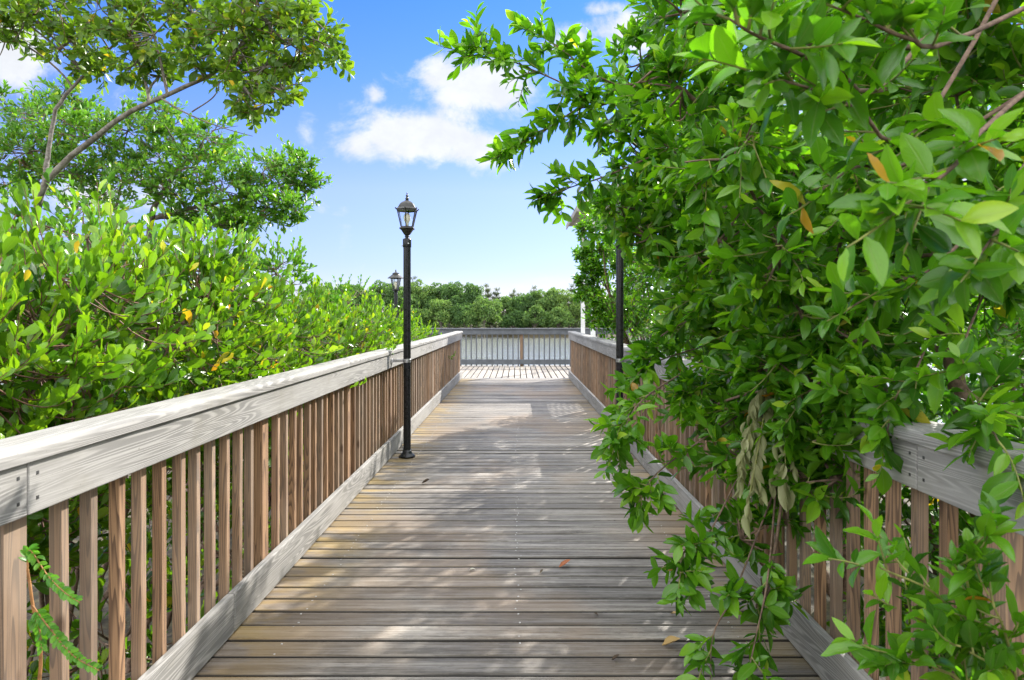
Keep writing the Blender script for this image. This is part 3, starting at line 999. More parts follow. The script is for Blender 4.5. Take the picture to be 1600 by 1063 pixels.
# ------------------------------------------------------------------ mangrove shrubs behind the left railing
LEFT = [
    # y, x, height, half width, words
    (2.15, -2.35, 1.82, .62, 'tall glossy mangrove shrub against the left edge of the picture, nearest the camera'),
    (3.15, -2.45, 1.93, .66, 'glossy mangrove shrub with bare brown stems showing, second along the sunlit railing'),
    (4.35, -2.45, 1.70, .66, 'bright mangrove shrub, third along the sunlit railing from the camera'),
    (5.70, -2.50, 1.68, .72, 'mangrove shrub with a raised dark top, fourth along the sunlit railing'),
    (7.20, -2.55, 1.64, .74, 'mangrove shrub behind the fluted lamp post, fifth along the sunlit railing'),
    (8.90, -2.55, 1.58, .78, 'yellow-green mangrove shrub just beyond the tall lamp post, sixth along the railing'),
    (10.9, -2.60, 1.48, .85, 'mangrove shrub below the far hat-shaped lamp, seventh along the sunlit railing'),
    (13.0, -2.70, 1.30, .85, 'last mangrove shrub along the sunlit railing, next to the platform'),
]
for i, (y, x, h, w, lab) in enumerate(LEFT):
    rg = np.random.default_rng(100 + i)
    near = y < 6.5
    nt_ = 100 if y < 4 else (88 if near else 76)
    c = []
    xe = -1.47 - w * .55          # clump centre row beside the rail
    for dy in (-.5, .12, .62):
        c.append(((xe + rg.normal(0, .05), y + dy * w * 1.3, h - .55 + rg.normal(0, .07)), (w * .72, w * .72, .50), nt_))
        c.append(((xe - .05, y + dy * w * 1.3 + .1, h - 1.15 + rg.normal(0, .06)), (w * .66, w * .7, .5), int(nt_ * .8)))
    c.append(((xe, y, -.10), (w * .62, w * .95, .5), int(nt_ * .7)))
    for dy in (-.4, .4):
        c.append(((x - .55, y + dy * w * 1.3, h - .42 + rg.normal(0, .08)), (w * .9, w * .8, .55), int(nt_ * .8)))
    STY['mangrove_near'] = dict(STY['mangrove'], nu=7)
    plant('mangrove_shrub', lab, 'shrub', 200 + i, (x, y, -.88), c, 'mangrove_near' if y < 5 else 'mangrove', M['leaf_mangrove'], M['twig_red'], M['bark_brown'],
          'mangrove shrubs along the sunlit railing', stems=4, trunk_r=.022, crown='foliage', trunkname='stem', twig_len=.34)

# taller shrubs rising behind that row
BACK = [
    (P(430, 428, 7.6), .52, 'dark-topped shrub rising above the mangrove row, right of the leaning tree'),
    (P(320, 398, 6.6), .55, 'dark green shrub below the layered tree, behind the mangrove row'),
    (P(135, 370, 5.0), .62, 'shrub filling the gap under the leaning trunk, behind the nearest mangroves'),
    (P(545, 474, 11.5), .62, 'low shrub beyond the mangrove row, left of the two lamps'),
]
for i, (c0, w, lab) in enumerate(BACK):
    c = [((c0[0], c0[1], c0[2]), (w, w, .42), 80), ((c0[0] - .5, c0[1] + .3, c0[2] - .25), (w, w, .5), 70),
         ((c0[0] + .25, c0[1] + .2, c0[2] - .55), (w, w, .5), 60), ((c0[0] - .2, c0[1], c0[2] - 1.1), (w, w, .6), 50)]
    plant('bay_shrub', lab, 'shrub', 260 + i, (c0[0], c0[1], -.88), c, 'mangrove', M['leaf_layer'], M['twig_red'], M['bark_brown'],
          'taller shrubs behind the mangrove row', stems=3, trunk_r=.025, crown='foliage', trunkname='stem', twig_len=.34)

# ------------------------------------------------------------------ leaning tree, upper left
rg = np.random.default_rng(7)
tA = [([(-4.15, 5.6, -.9), (-4.0, 5.5, .6), (-3.75, 5.25, 1.6), P(60, 312, 5.0), P(100, 255, 4.95), P(180, 190, 4.85), P(255, 150, 4.75), P(330, 118, 4.65), P(370, 78, 4.6)], .036, .009),
      ([P(70, 285, 5.0), P(74, 245, 5.05), P(92, 165, 5.1), P(140, 108, 5.1), P(190, 60, 5.0)], .020, .007)]
cA = []
for px, py, d, r, n in [(40, 35, 5.0, .30, 22), (105, 62, 5.0, .33, 24), (170, 25, 4.8, .32, 24), (240, 55, 4.7, .34, 24), (215, 95, 4.9, .26, 14), (300, 20, 4.7, .33, 26),
                        (360, 60, 4.5, .34, 32), (420, 35, 4.5, .33, 30), (415, 105, 4.5, .30, 28), (455, 70, 4.4, .28, 26), (395, 150, 4.5, .22, 15), (440, 140, 4.4, .18, 11),
                        (300, 95, 4.6, .22, 12), (100, 5, 4.9, .33, 22), (380, -10, 4.6, .35, 26), (250, -20, 4.8, .4, 26), (150, 85, 5.1, .25, 15), (15, 5, 5.0, .3, 16),
                        (10, 55, 5.1, .28, 16), (200, 60, 4.9, .3, 18), (130, 110, 5.1, .2, 9), (270, 10, 5.0, .3, 18), (330, 60, 4.9, .3, 20), (365, 110, 4.8, .26, 17), (450, 10, 4.6, .28, 20),
                        (60, -20, 5.0, .35, 22), (160, -15, 4.9, .35, 22), (475, 45, 4.4, .2, 12), (250, 120, 4.9, .16, 8), (400, 170, 4.4, .14, 8)]:
    cA.append((P(px, py, d), (r * 1.05, r * .95, r * .85), int(n * .95)))
mA = poly([P(450, 62, 4.4), P(490, 62, 4.35), P(520, 78, 4.3), P(533, 95, 4.3)], 14)
mA2 = poly([P(440, 30, 4.4), P(480, 25, 4.3), P(515, 55, 4.3)], 14)
ex = np.concatenate([sprays(rg, mA, 9, .13), sprays(rg, mA2, 7, .12)])
twA = bez(P(250, 152, 4.75)[None], P(300, 190, 4.7)[None], P(395, 213, 4.6)[None], 14)[0]
plant('leaning_tree', 'leaning tree with a long bare diagonal branch and loose backlit leaves, top left', 'tree', 300, (-4.15, 5.6, -.88), cA, 'lean',
      M['leaf_lean'], M['twig_red'], M['bark_grey'], trunk_paths=tA, extra_twigs=ex, twig_len=.26, sec_r=.006,
      bare=[(mA, .006, .002), (mA2, .006, .002), (twA, .008, .002), (poly([P(330, 205, 4.65), P(350, 200, 4.6), P(372, 197, 4.6)], 8), .004, .0015), ([P(300, 175, 4.7), P(335, 150, 4.6), P(345, 120, 4.6)], .006, .003)])

# ------------------------------------------------------------------ layered tree behind it
tB = [([(-4.9, 8.8, -.9), (-4.8, 8.8, .8), P(235, 355, 8.6), P(255, 300, 8.5), P(290, 250, 8.5)], .060, .020),
      ([P(225, 372, 8.6), P(180, 330, 8.7), P(150, 280, 8.8), P(120, 230, 8.8)], .032, .012),
      ([P(245, 340, 8.6), P(300, 325, 8.4), P(370, 310, 8.3), P(430, 292, 8.2)], .030, .010),
      ([P(180, 330, 8.7), P(190, 285, 8.7), P(195, 250, 8.7)], .020, .010)]
cB = []
for px, py, r, rz, n in [(20, 175, .55, .38, 70), (70, 200, .50, .33, 66), (40, 240, .5, .28, 60), (110, 175, .38, .26, 40), (140, 215, .48, .30, 64), (200, 205, .48, .34, 66), (265, 200, .42, .28, 60), (320, 215, .36, .30, 54),
                         (345, 238, .25, .2, 24), (250, 255, .48, .28, 70), (305, 262, .42, .26, 60), (160, 262, .42, .24, 46), (100, 268, .38, .2, 36), (350, 300, .45, .30, 80), (410, 270, .40, .26, 70), (455, 262, .34, .30, 70),
                         (475, 285, .26, .28, 50), (420, 320, .42, .26, 74), (370, 345, .34, .14, 46), (310, 330, .40, .25, 56), (455, 320, .30, .18, 40), (270, 300, .34, .22, 36), (240, 170, .3, .2, 26), (60, 275, .45, .26, 50), (5, 235, .5, .3, 50), (150, 310, .4, .2, 30), (290, 345, .4, .18, 34), (345, 352, .34, .14, 30), (95, 150, .4, .25, 36), (10, 290, .4, .25, 36), (210, 285, .4, .24, 40)]:
    cB.append((P(px, py, 8.5 + .35 * math.sin(px * .7 + py)), (r * 1.12, r * 1.1, rz * 1.05), int(n * 1.08)))
plant('layered_tree', 'dense dark tree with flat leafy layers and pale limbs, behind the leaning tree', 'tree', 320, (-4.9, 8.8, -.88), cB, 'layer',
      M['leaf_layer'], M['twig_red'], M['bark_grey'], trunk_paths=tB, twig_len=.30, sec_r=.008)

# ------------------------------------------------------------------ buttonwoods on the right
rg = np.random.default_rng(17)
tR = [([(2.3, 3.2, -.9), (2.2, 3.2, .3), (2.05, 3.25, 1.3), (1.8, 3.3, 2.1), (1.45, 3.4, 2.7), (1.05, 3.5, 3.05)], .055, .014),
      ([(2.4, 3.0, -.9), (2.35, 2.9, .8), (2.2, 2.7, 1.9), (1.9, 2.5, 2.8), (1.6, 2.4, 3.4)], .045, .014),
      ([(2.3, 3.4, -.9), (2.1, 3.6, .6), (1.8, 3.9, 1.5), (1.45, 4.1, 2.0), (1.1, 4.3, 2.3)], .040, .012),
      ([(2.25, 3.3, .2), (1.9, 3.2, .9), (1.6, 3.1, 1.35), (1.35, 3.05, 1.40), (1.15, 3.0, 1.1)], .020, .008)]
cR = []
for c, r, n in [((1.85, 2.45, 1.75), .50, 95), ((1.75, 2.7, 2.35), .50, 95), ((1.7, 2.6, 2.95), .5, 80), ((1.95, 3.3, 1.3), .5, 80), ((1.75, 3.4, 1.9), .5, 95), ((1.55, 3.5, 2.5), .5, 95), ((1.5, 3.5, 3.1), .5, 80),
                ((1.25, 3.55, 2.15), .42, 85), ((1.15, 3.6, 2.75), .42, 85), ((.95, 3.75, 3.05), .38, 70), ((1.30, 3.5, 3.4), .42, 60), ((.80, 3.9, 2.62), .36, 70), ((.95, 4.0, 2.15), .38, 80), ((.72, 4.15, 2.15), .30, 46),
                ((1.15, 3.6, 1.62), .40, 85), ((1.0, 4.0, 1.72), .30, 60), ((1.45, 3.2, 1.35), .38, 75), ((1.10, 3.5, 1.18), .34, 75), ((1.30, 3.25, 1.62), .36, 70),
                ((1.18, 3.15, .98), .28, 60), ((1.02, 3.05, .78), .24, 50), ((1.12, 2.75, .80), .20, 22), ((.90, 3.35, .95), .24, 46), ((.93, 2.82, .50), .16, 18), ((.93, 2.55, .38), .12, 10),
                ((2.0, 2.3, .8), .5, 60), ((2.05, 3.0, .6), .5, 60), ((2.1, 3.7, .5), .5, 60), ((2.3, 2.4, 2.2), .6, 70), ((2.4, 3.2, 2.8), .7, 80), ((2.2, 4.2, 3.0), .6, 70), ((2.3, 4.0, 1.6), .6, 70),
                ((.78, 2.45, 1.98), .26, 42), ((1.02, 2.5, 2.40), .30, 46), ((.92, 2.4, 1.62), .24, 40), ((1.22, 2.2, 1.92), .28, 44), ((1.04, 2.55, 1.46), .22, 36), ((.66, 2.7, 2.32), .24, 36), ((1.25, 2.05, 2.28), .28, 40),
                ((1.35, 2.2, 1.62), .2, 26), ((1.16, 2.45, 1.02), .17, 30), ((1.20, 2.32, 1.18), .16, 26), ((1.22, 2.6, .80), .18, 26), ((.95, 3.3, 1.62), .26, 40), ((.80, 3.2, 2.15), .26, 40), ((1.2, 2.9, 1.95), .3, 46), ((1.3, 2.6, 2.55), .3, 44), ((1.10, 2.75, .98), .2, 32), ((1.14, 3.0, .62), .18, 22), ((.80, 2.7, 1.72), .22, 30), ((.88, 2.6, 2.72), .28, 40), ((.72, 3.0, 2.75), .26, 36), ((.98, 2.75, 1.22), .2, 26),
                ((.62, 3.9, 2.45), .26, 40), ((.60, 3.95, 2.05), .26, 44), ((.74, 3.8, 1.86), .22, 36), ((1.02, 3.7, 1.42), .26, 46), ((.70, 3.85, 2.85), .26, 40), ((.80, 3.7, 3.25), .28, 40),
                ((1.12, 2.55, 1.15), .24, 50), ((1.08, 2.85, 1.28), .28, 60), ((1.22, 2.42, 1.32), .20, 40), ((1.40, 2.55, 1.62), .20, 34), ((1.55, 2.3, 1.55), .20, 30)]:
    cR.append((c, (r, r, r * .92), int(n * .68)))
mains = [poly([(1.05, 3.5, 3.05), P(960, 160, 3.5), P(880, 130, 3.3), P(790, 92, 3.2), P(735, 80, 3.15)], 20),
         poly([P(960, 160, 3.5), P(905, 170, 3.4), P(850, 205, 3.35), P(800, 232, 3.3)], 16),
         poly([(1.1, 4.0, 2.5), P(960, 270, 3.7), P(900, 290, 3.6), P(860, 305, 3.55)], 16),
         poly([(1.2, 3.7, 2.9), P(1000, 130, 3.6), P(935, 120, 3.5), P(875, 75, 3.4), P(832, 48, 3.4)], 16),
         poly([(1.1, 3.6, 1.3), P(1040, 560, 3.5), P(1000, 580, 3.45), P(965, 640, 3.3)], 14),
         poly([(1.1, 3.5, 1.5), P(1040, 520, 3.5), P(1010, 560, 3.5)], 12),
         poly([(1.0, 3.6, 1.2), P(1010, 620, 3.1), P(975, 670, 3.0), P(960, 700, 2.95)], 14),
         poly([(1.1, 3.2, 1.0), P(1050, 720, 3.0), P(1010, 760, 2.9), P(1000, 780, 2.9)], 12),
         poly([(1.1, 3.1, .9), P(1110, 830, 2.75), P(1070, 860, 2.7), P(1062, 905, 2.65)], 12),
         poly([(1.1, 2.9, .7), P(1150, 920, 2.55), P(1115, 990, 2.5), P(1110, 1060, 2.45)], 12),
         poly([(1.1, 2.9, .7), P(1200, 900, 2.5), P(1180, 1000, 2.4), P(1165, 1070, 2.35)], 12),
         poly([(1.75, 2.5, 1.6), P(1500, 560, 1.9), P(1530, 630, 1.75), P(1560, 690, 1.65)], 14),
         poly([(1.6, 2.6, 1.5), P(1440, 560, 2.2), P(1400, 620, 2.15), P(1385, 680, 2.12)], 14),
         poly([(1.5, 3.2, 1.5), P(1290, 640, 2.8), P(1310, 720, 2.7), P(1330, 800, 2.65)], 14)]
ex = np.concatenate([sprays(rg, mains[0], 26, .17), sprays(rg, mains[1], 16, .15), sprays(rg, mains[2], 16, .15), sprays(rg, mains[3], 18, .15)]
                    + [sprays(rg, mm, 8 if 9 <= k_ <= 10 else 12, .12, -.15) for k_, mm in enumerate(mains) if k_ > 3])
tree1 = plant('buttonwood_tree', 'big buttonwood tree leaning over the shaded railing and trailing onto the boardwalk', 'tree', 400, (2.3, 3.2, -.88), cR, 'button',
              M['leaf_button'], M['twig_green'], M['bark_brown'], 'buttonwood trees right of the boardwalk', trunk_paths=tR, extra_twigs=ex, twig_len=.28, sec_r=.006,
              bare=[(mm, .0065 if k < 4 else .0045, .002) for k, mm in enumerate(mains)])
# withered hanging spray
wl = []
for (a, b, c) in [((1205, 560, 2.9), (1195, 640, 2.72), (1172, 770, 2.62)), ((1205, 560, 2.9), (1222, 650, 2.7), (1228, 735, 2.62)), ((1205, 570, 2.9), (1185, 640, 2.75), (1160, 720, 2.68))]:
    wl.append(poly([P(*a), P(*b), P(*c)], 14))
wt = np.concatenate([sprays(rg, w_, 9, .07, -.9, .5) for w_ in wl])
v1, f1 = tubes(np.array(wl), np.repeat(np.linspace(.004, .0018, 14)[None], 3, 0), 5)
ws = mesh_np('withered_spray', v1, f1, M['twig_green'], tree1)
ws['label'] = 'withered olive-grey leaf spray hanging limp among the green leaves'
stw = dict(STY['button'], m=6, ang=22, up=-1.1, droop=-.2, curl=.2, fold=.5, L=.07, ratio=.34)
v, f, rnd, uv = leaf_on_twigs(rg, wt, stw)
mesh_np('leaves', v, f, M['leaf_wilt'], ws, attrs={'rnd': rnd}, uv=uv)

# tree whose boughs come nearest the camera, upper right
tN = [([(1.9, 1.5, -.9), (1.85, 1.5, .9), (1.7, 1.5, 2.0), (1.35, 1.5, 2.6), (.95, 1.45, 2.75)], .045, .012)]
mN = [poly([(1.25, 1.6, 2.55), P(1400, 120, 1.5), P(1310, 110, 1.30), P(1240, 80, 1.18), P(1180, 55, 1.12), P(1140, 30, 1.1)], 18),
      poly([(1.3, 1.6, 2.5), P(1440, 200, 1.45), P(1340, 170, 1.35), P(1270, 140, 1.28), P(1200, 120, 1.25)], 16),
      poly([(1.5, 1.6, 2.2), P(1560, 180, 1.3), P(1500, 250, 1.15), P(1440, 300, 1.08), P(1400, 330, 1.05)], 16),
      poly([(1.5, 1.6, 2.3), P(1500, 60, 1.35), P(1420, 60, 1.25), P(1350, 30, 1.2), P(1300, 10, 1.18)], 16),
      poly([(1.5, 1.6, 2.1), P(1600, 260, 1.35), P(1570, 340, 1.25), P(1530, 400, 1.2)], 14),
      poly([(1.45, 1.7, 2.1), P(1430, 250, 1.7), P(1340, 260, 1.65), P(1280, 300, 1.6)], 14),
      poly([(1.5, 1.8, 2.0), P(1480, 400, 1.75), P(1400, 440, 1.7), P(1330, 480, 1.65)], 14)]
exN = np.concatenate([sprays(rg, mm, 11, .11, 0, .7) for mm in mN])
cN = [((1.45, 1.75, 2.3), (.36, .3, .32), 46), ((1.15, 1.8, 2.42), (.32, .3, .24), 36), ((1.6, 2.0, 1.95), (.4, .36, .36), 60), ((1.7, 1.7, 1.75), (.36, .36, .3), 46), ((1.35, 2.1, 2.1), (.34, .3, .3), 50), ((.95, 1.55, 2.62), (.32, .3, .2), 30)]
STY['near'] = dict(STY['button'], m=8, nu=8, L=.078, Ls=.014, ratio=.44, curl=.12)
plant('buttonwood_tree', 'buttonwood tree whose large bright leaves hang close to the camera, top right corner', 'tree', 420, (1.9, 1.5, -.88), cN, 'near',
      M['leaf_button'], M['twig_green'], M['bark_brown'], 'buttonwood trees right of the boardwalk', trunk_paths=tN, extra_twigs=exN, twig_len=.24, sec_r=.005,
      bare=[(mm, .0060, .002) for mm in mN])

# trees farther along
cF = []
for c, r, n in [((1.75, 10.6, 1.35), .55, 80), ((1.95, 10.8, 2.0), .55, 80), ((1.85, 11.2, 2.45), .5, 70), ((2.5, 10.8, 2.7), .7, 80), ((2.5, 11, 1.6), .7, 80), ((1.62, 11.5, 1.7), .38, 50), ((1.9, 10.4, .6), .55, 60),
                ((1.70, 11.4, 2.5), .36, 44), ((3.2, 10.6, 2.2), .8, 80), ((3.3, 10.8, 3.2), .8, 80), ((2.5, 10.9, 3.4), .6, 60)] + [(tuple(P(a_, b_, d_)), r_, n_) for a_, b_, d_, r_, n_ in
          ((945, 405, 10.5, .42, 80), (914, 440, 10.6, .18, 36), (985, 480, 10.2, .45, 60), (912, 395, 10.5, .18, 36), (1000, 410, 10.0, .5, 60), (942, 350, 10.4, .35, 50), (906, 462, 10.6, .10, 10), (995, 325, 10.2, .5, 50), (935, 497, 10.6, .22, 34), (915, 360, 10.5, .17, 24), (928, 465, 10.5, .24, 44), (925, 420, 10.5, .22, 44))]:
    cF.append((c, (r, r, r), n))
STY['button_far'] = dict(STY['button'], nu=3, m=11, up=.1)
plant('buttonwood_tree', 'buttonwood tree beside the shelter, its small leaves showing left of the hidden lamp post', 'tree', 440, (2.5, 11, -.88), cF, 'button_far',
      M['leaf_button'], M['twig_red'], M['bark_brown'], 'buttonwood trees right of the boardwalk', stems=4, trunk_r=.045, twig_len=.34)
cG = []
for c, r, n in [((2.3, 5.6, 2.6), .6, 70), ((2.5, 5.2, 3.3), .65, 70), ((2.9, 5.6, 2.0), .7, 70), ((3.0, 5.4, 3.2), .7, 70),
                ((1.75, 5.4, 1.6), .45, 70), ((2.2, 6.0, 2.0), .5, 70), ((1.7, 5.1, 2.2), .45, 70), ((1.95, 6.6, 2.2), .5, 60), ((1.8, 5.9, 1.2), .4, 60), ((1.8, 6.4, 1.7), .42, 60),
                ((2.0, 7.2, 1.9), .5, 70), ((2.2, 7.6, 2.6), .55, 70), ((2.0, 6.8, 2.8), .5, 60), ((2.5, 8.3, 2.4), .5, 50), ((1.75, 7.4, 1.3), .4, 60), ((2.0, 5.6, .7), .45, 60), ((1.85, 7.9, 2.9), .5, 70), ((1.8, 8.3, 2.1), .45, 60), ((1.75, 7.2, 3.3), .4, 50), ((2.4, 8.8, 3.0), .5, 50), ((1.75, 5.3, 2.55), .36, 70), ((1.95, 5.9, 2.6), .38, 70), ((1.7, 4.6, 2.2), .34, 50), ((1.9, 6.6, 3.3), .42, 54), ((2.1, 7.4, 3.4), .42, 54), ((1.8, 5.9, 3.1), .42, 54), ((1.6, 4.6, 2.6), .4, 54), ((1.9, 4.6, 1.2), .45, 60), ((1.7, 4.4, 1.9), .42, 60)]:
    cG.append((c, (r, r, r * .85), n))
STY['button_mid'] = dict(STY['button'], nu=4)
plant('buttonwood_tree', 'sunny buttonwood tree rising behind the big overhanging one, seen through its upper leaves', 'tree', 450, (2.6, 5.4, -.88), cG, 'button_mid',
      M['leaf_button'], M['twig_green'], M['bark_brown'], 'buttonwood trees right of the boardwalk', stems=3, trunk_r=.045, twig_len=.32)
cW = []
for c, r, n in [((2.0, 8.4, .95), .50, 90), ((2.1, 8.7, 1.4), .5, 80), ((2.5, 9.0, 1.9), .55, 70), ((1.95, 7.8, .55), .5, 70), ((2.0, 8.6, .2), .5, 60), ((2.9, 8.6, 1.2), .6, 70), ((2.4, 7.2, .5), .5, 60), ((2.3, 7.4, 1.0), .45, 60), ((2.2, 6.3, .5), .5, 60), ((2.6, 6.0, 1.0), .5, 60)]:
    cW.append((c, (r, r, r * .9), n))
plant('narrow_leaf_shrub', 'grey-green narrow-leaved shrub behind the shaded railing, right of the hidden lamp post', 'shrub', 460, (2.4, 8.2, -.88), cW, 'narrow',
      M['leaf_narrow'], M['twig_red'], M['bark_brown'], stems=5, trunk_r=.02, crown='foliage', trunkname='stem', twig_len=.3)
# background trees closing the view behind the right-hand buttonwoods
for k, (x, y, hh, r, lab) in enumerate([(4.6, 5.6, 3.6, 1.0, 'shaded bay tree deep behind the big buttonwood, right of the boardwalk'), (6.2, 8.6, 4.6, 1.3, 'tall bay tree in the back of the right-hand thicket'),
                                        (4.4, 9.6, 4.0, 1.1, 'bay tree between the narrow-leaved shrub and the back of the thicket'), (5.2, 3.4, 3.4, 1.0, 'bay tree behind the near railing at the right edge of the picture'),
                                        (8.5, 7.0, 5.0, 1.5, 'outermost bay tree of the right-hand thicket')]):
    rgk = np.random.default_rng(700 + k)
    c = []
    for t in range(11):
        a = t * 2.4
        c.append(((x + r * .75 * math.cos(a) * rgk.uniform(.3, 1), y + r * .6 * math.sin(a) * rgk.uniform(.3, 1), -.3 + (hh + .2) * (t + .5) / 11), (r * .62, r * .62, r * .5), 70))
    STY['bay'] = dict(STY['button'], nu=3, L=.105, m=10, up=.1)
    plant('bay_tree', lab, 'tree', 720 + k, (x, y, -.88), c, 'bay', M['leaf_button'], M['twig_red'], M['bark_brown'], 'bay trees behind the buttonwoods', stems=3, trunk_r=.05, twig_len=.5)
# dark undergrowth behind the shaded railing
cU = []
for c, r, n in [((1.85, 2.0, .55), .42, 70), ((1.9, 1.5, .3), .45, 60), ((1.95, 2.6, .1), .45, 60), ((2.4, 2.0, 1.0), .6, 80), ((2.5, 1.4, .9), .6, 70), ((2.0, 3.3, 0), .5, 60), ((2.0, 4.4, .6), .5, 70), ((2.0, 5.2, .4), .5, 60), ((2.7, 2.8, .8), .7, 70), ((2.0, 2.1, -.2), .5, 50), ((1.75, 2.1, .75), .3, 50), ((1.75, 1.6, .7), .3, 50), ((1.8, 2.4, .2), .35, 50), ((3.4, 2.6, .6), .8, 80), ((3.4, 1.7, .5), .8, 80), ((3.6, 3.6, .8), .8, 80), ((3.2, 2.2, 1.6), .7, 80), ((3.2, 3.4, 1.8), .7, 80), ((2.0, 1.6, -.4), .5, 50), ((2.8, 1.8, -.2), .6, 60)]:
    cU.append((c, (r, r, r), n))
plant('undergrowth_shrub', 'dark shaded shrub filling the gap behind the near balusters, lower right', 'shrub', 470, (2.2, 2.2, -.88), cU, 'button_mid',
      M['leaf_button'], M['twig_red'], M['bark_brown'], stems=6, trunk_r=.022, crown='foliage', trunkname='stem', twig_len=.3)

# leafy shoots pushing through the right railing, close to the camera
mS = [poly([(1.24, 1.70, -.2), P(1530, 1090, 1.62), P(1500, 980, 1.5), P(1430, 900, 1.45), P(1350, 885, 1.42)], 14),
      poly([(1.24, 1.62, -.2), P(1560, 1080, 1.55), P(1530, 960, 1.45), P(1500, 890, 1.42), P(1520, 850, 1.4)], 14),
      poly([(1.24, 1.55, -.2), P(1590, 1080, 1.5), P(1570, 990, 1.42), P(1545, 930, 1.40)], 14),
      poly([(1.24, 1.66, -.2), P(1520, 1100, 1.55), P(1450, 1040, 1.48), P(1385, 1020, 1.45)], 14),
      poly([(1.24, 1.66, -.2), P(1530, 1110, 1.6), P(1470, 990, 1.55), P(1400, 950, 1.52)], 14),
      poly([(1.24, 1.6, -.2), P(1580, 1110, 1.5), P(1560, 1050, 1.45), P(1500, 1010, 1.4)], 14)]
th = thing('leafy_shoot', (1.24, 1.64, -.88), 'leafy shoots with reddish tips in front of the near balusters, bottom right corner', 'plant')
tws = np.concatenate([sprays(rg, mm, 8, .085, .1, .6) for mm in mS])
stem_pts = [poly([(1.24, 1.62 + .02 * k, -.9)] + [tuple(q) for q in mm[::4]], 20) for k, mm in enumerate(mS)]
v1 = tubes(np.array(stem_pts), np.repeat(np.linspace(.006, .002, 20)[None], len(mS), 0), 6)
v2 = tubes(tws, np.repeat(np.linspace(.0026, .0014, 7)[None], len(tws), 0), 5)
v, f = join([v1, v2])
mesh_np('stem', v, f, M['twig_green'], th)
v, f, rnd, uv = leaf_on_twigs(rg, tws, dict(STY['button'], m=7, nu=8, L=.066, ratio=.40, up=.1))
mesh_np('foliage', v, f, M['leaf_button'], th, attrs={'rnd': rnd}, uv=uv)

# pinnate sprig pushing through the left railing
rg = np.random.default_rng(29)
th = thing('pinnate_sprig', (-1.40, 1.80, -.88), 'bright pinnate sprig with an orange stem poking through the left railing at the bottom corner', 'plant')
st_ = poly([(-1.40, 1.80, -.9), (-1.36, 1.80, -.2), P(62, 1063, 1.79), P(50, 940, 1.76), P(43, 890, 1.75)], 22)
fr_ = [poly([P(50, 945, 1.76), P(80, 985, 1.72), P(115, 1025, 1.68), P(155, 1048, 1.64)], 24),
       poly([P(43, 893, 1.75), P(46, 860, 1.74), P(75, 900, 1.70), P(100, 925, 1.67), P(125, 942, 1.64)], 24),
       poly([P(52, 960, 1.765), P(62, 985, 1.75), P(66, 1015, 1.74)], 24)]
v, f = join([tubes(st_[None], np.linspace(.006, .003, 22)[None], 7), tubes(np.array(fr_), np.repeat(np.linspace(.0022, .001, 24)[None], 3, 0), 5)])
mesh_np('stem', v, f, M['stem_orange'], th)
ba, ax, nr, LL = [], [], [], []
for k, c in enumerate(fr_):
    for t in np.linspace(.10, .98, 21 if k < 2 else 9):
        i = min(int(t * 23), 22)
        tan = norm(c[i + 1] - c[i]); sd = norm(np.cross(tan, np.array([.25, -.75, .6])))
        for s in (-1, 1):
            ba.append(c[i]); ax.append(tan * .95 + sd * s * .75 + rg.normal(0, .12, 3)); nr.append(np.array([.25, -.6, .75]) + rg.normal(0, .25, 3)); LL.append(.025 * (1.1 - .45 * t) * rg.uniform(.85, 1.15))
v, f, rnd, uv = leaves(rg, np.array(ba), np.array(ax), np.array(nr), np.array(LL), .52, 'oval', 6, .1, .25)
mesh_np('foliage', v, f, M['leaf_sprig'], th, attrs={'rnd': rnd}, uv=uv)

# ------------------------------------------------------------------ fallen leaves and scraps on the boards
FALL = [(882, 886, .075, 'leaf_dead_orange', .5, 'crumpled orange-brown fallen leaf in the middle of the boardwalk'),
        (1049, 1009, .085, 'leaf_dead_tan', .2, 'long tan fallen leaf on the boards, the nearest one to the camera'),
        (1053, 962, .045, 'leaf_dead_tan', -.8, 'small tan fallen leaf lying just beyond the long tan one'),
        (1078, 1003, .035, 'leaf_dead_pale', .1, 'tiny pale scrap beside the long tan leaf'),
        (962, 1032, .040, 'leaf_dead_dark', .4, 'small dark curled leaf at the bottom of the picture'),
        (665, 756, .070, 'leaf_dead_dark', .1, 'dark twiggy scrap on the boards near the lamp post foot'),
        (846, 896, .035, 'leaf_dead_dark', 1.0, 'dark crumb beside the orange-brown leaf'),
        (738, 892, .035, 'leaf_dead_pale', .3, 'tiny pale scrap on the boards left of the orange-brown leaf'),
        (961, 760, .050, 'leaf_dead_pale', .2, 'pale scrap on the boards below the hidden lamp post'),
        (931, 962, .030, 'leaf_dead_dark', 2.2, 'dark speck of leaf left of the small tan leaf'),
        (1072, 910, .060, 'leaf_dead_dark', .8, 'dark curled leaf at the boardwalk edge under the trailing boughs')]
for k, (px, py, L, mt, an, lab) in enumerate(FALL):
    d = EYE * FPX / (py - HY)
    p = np.array([(px - VX) / FPX * d, d, .007])
    a = np.array([[math.cos(an), math.sin(an), .06]])
    rgk = np.random.default_rng(500 + k)
    v, f, rnd, uv = leaves(rgk, (p - a[0] * L / 2)[None], a, np.array([[.05, -.1, 1.]]), np.array([L]), .42, 'lance', 8, -.25, .55)
    v[:, 2] += .004 - v[:, 2].min()
    o = mesh_np('fallen_leaf', v, f, M[mt], None, attrs={'rnd': rnd}, uv=uv, loc=p)
    tag(o, lab, 'leaf', 'leaves and scraps fallen on the boardwalk')

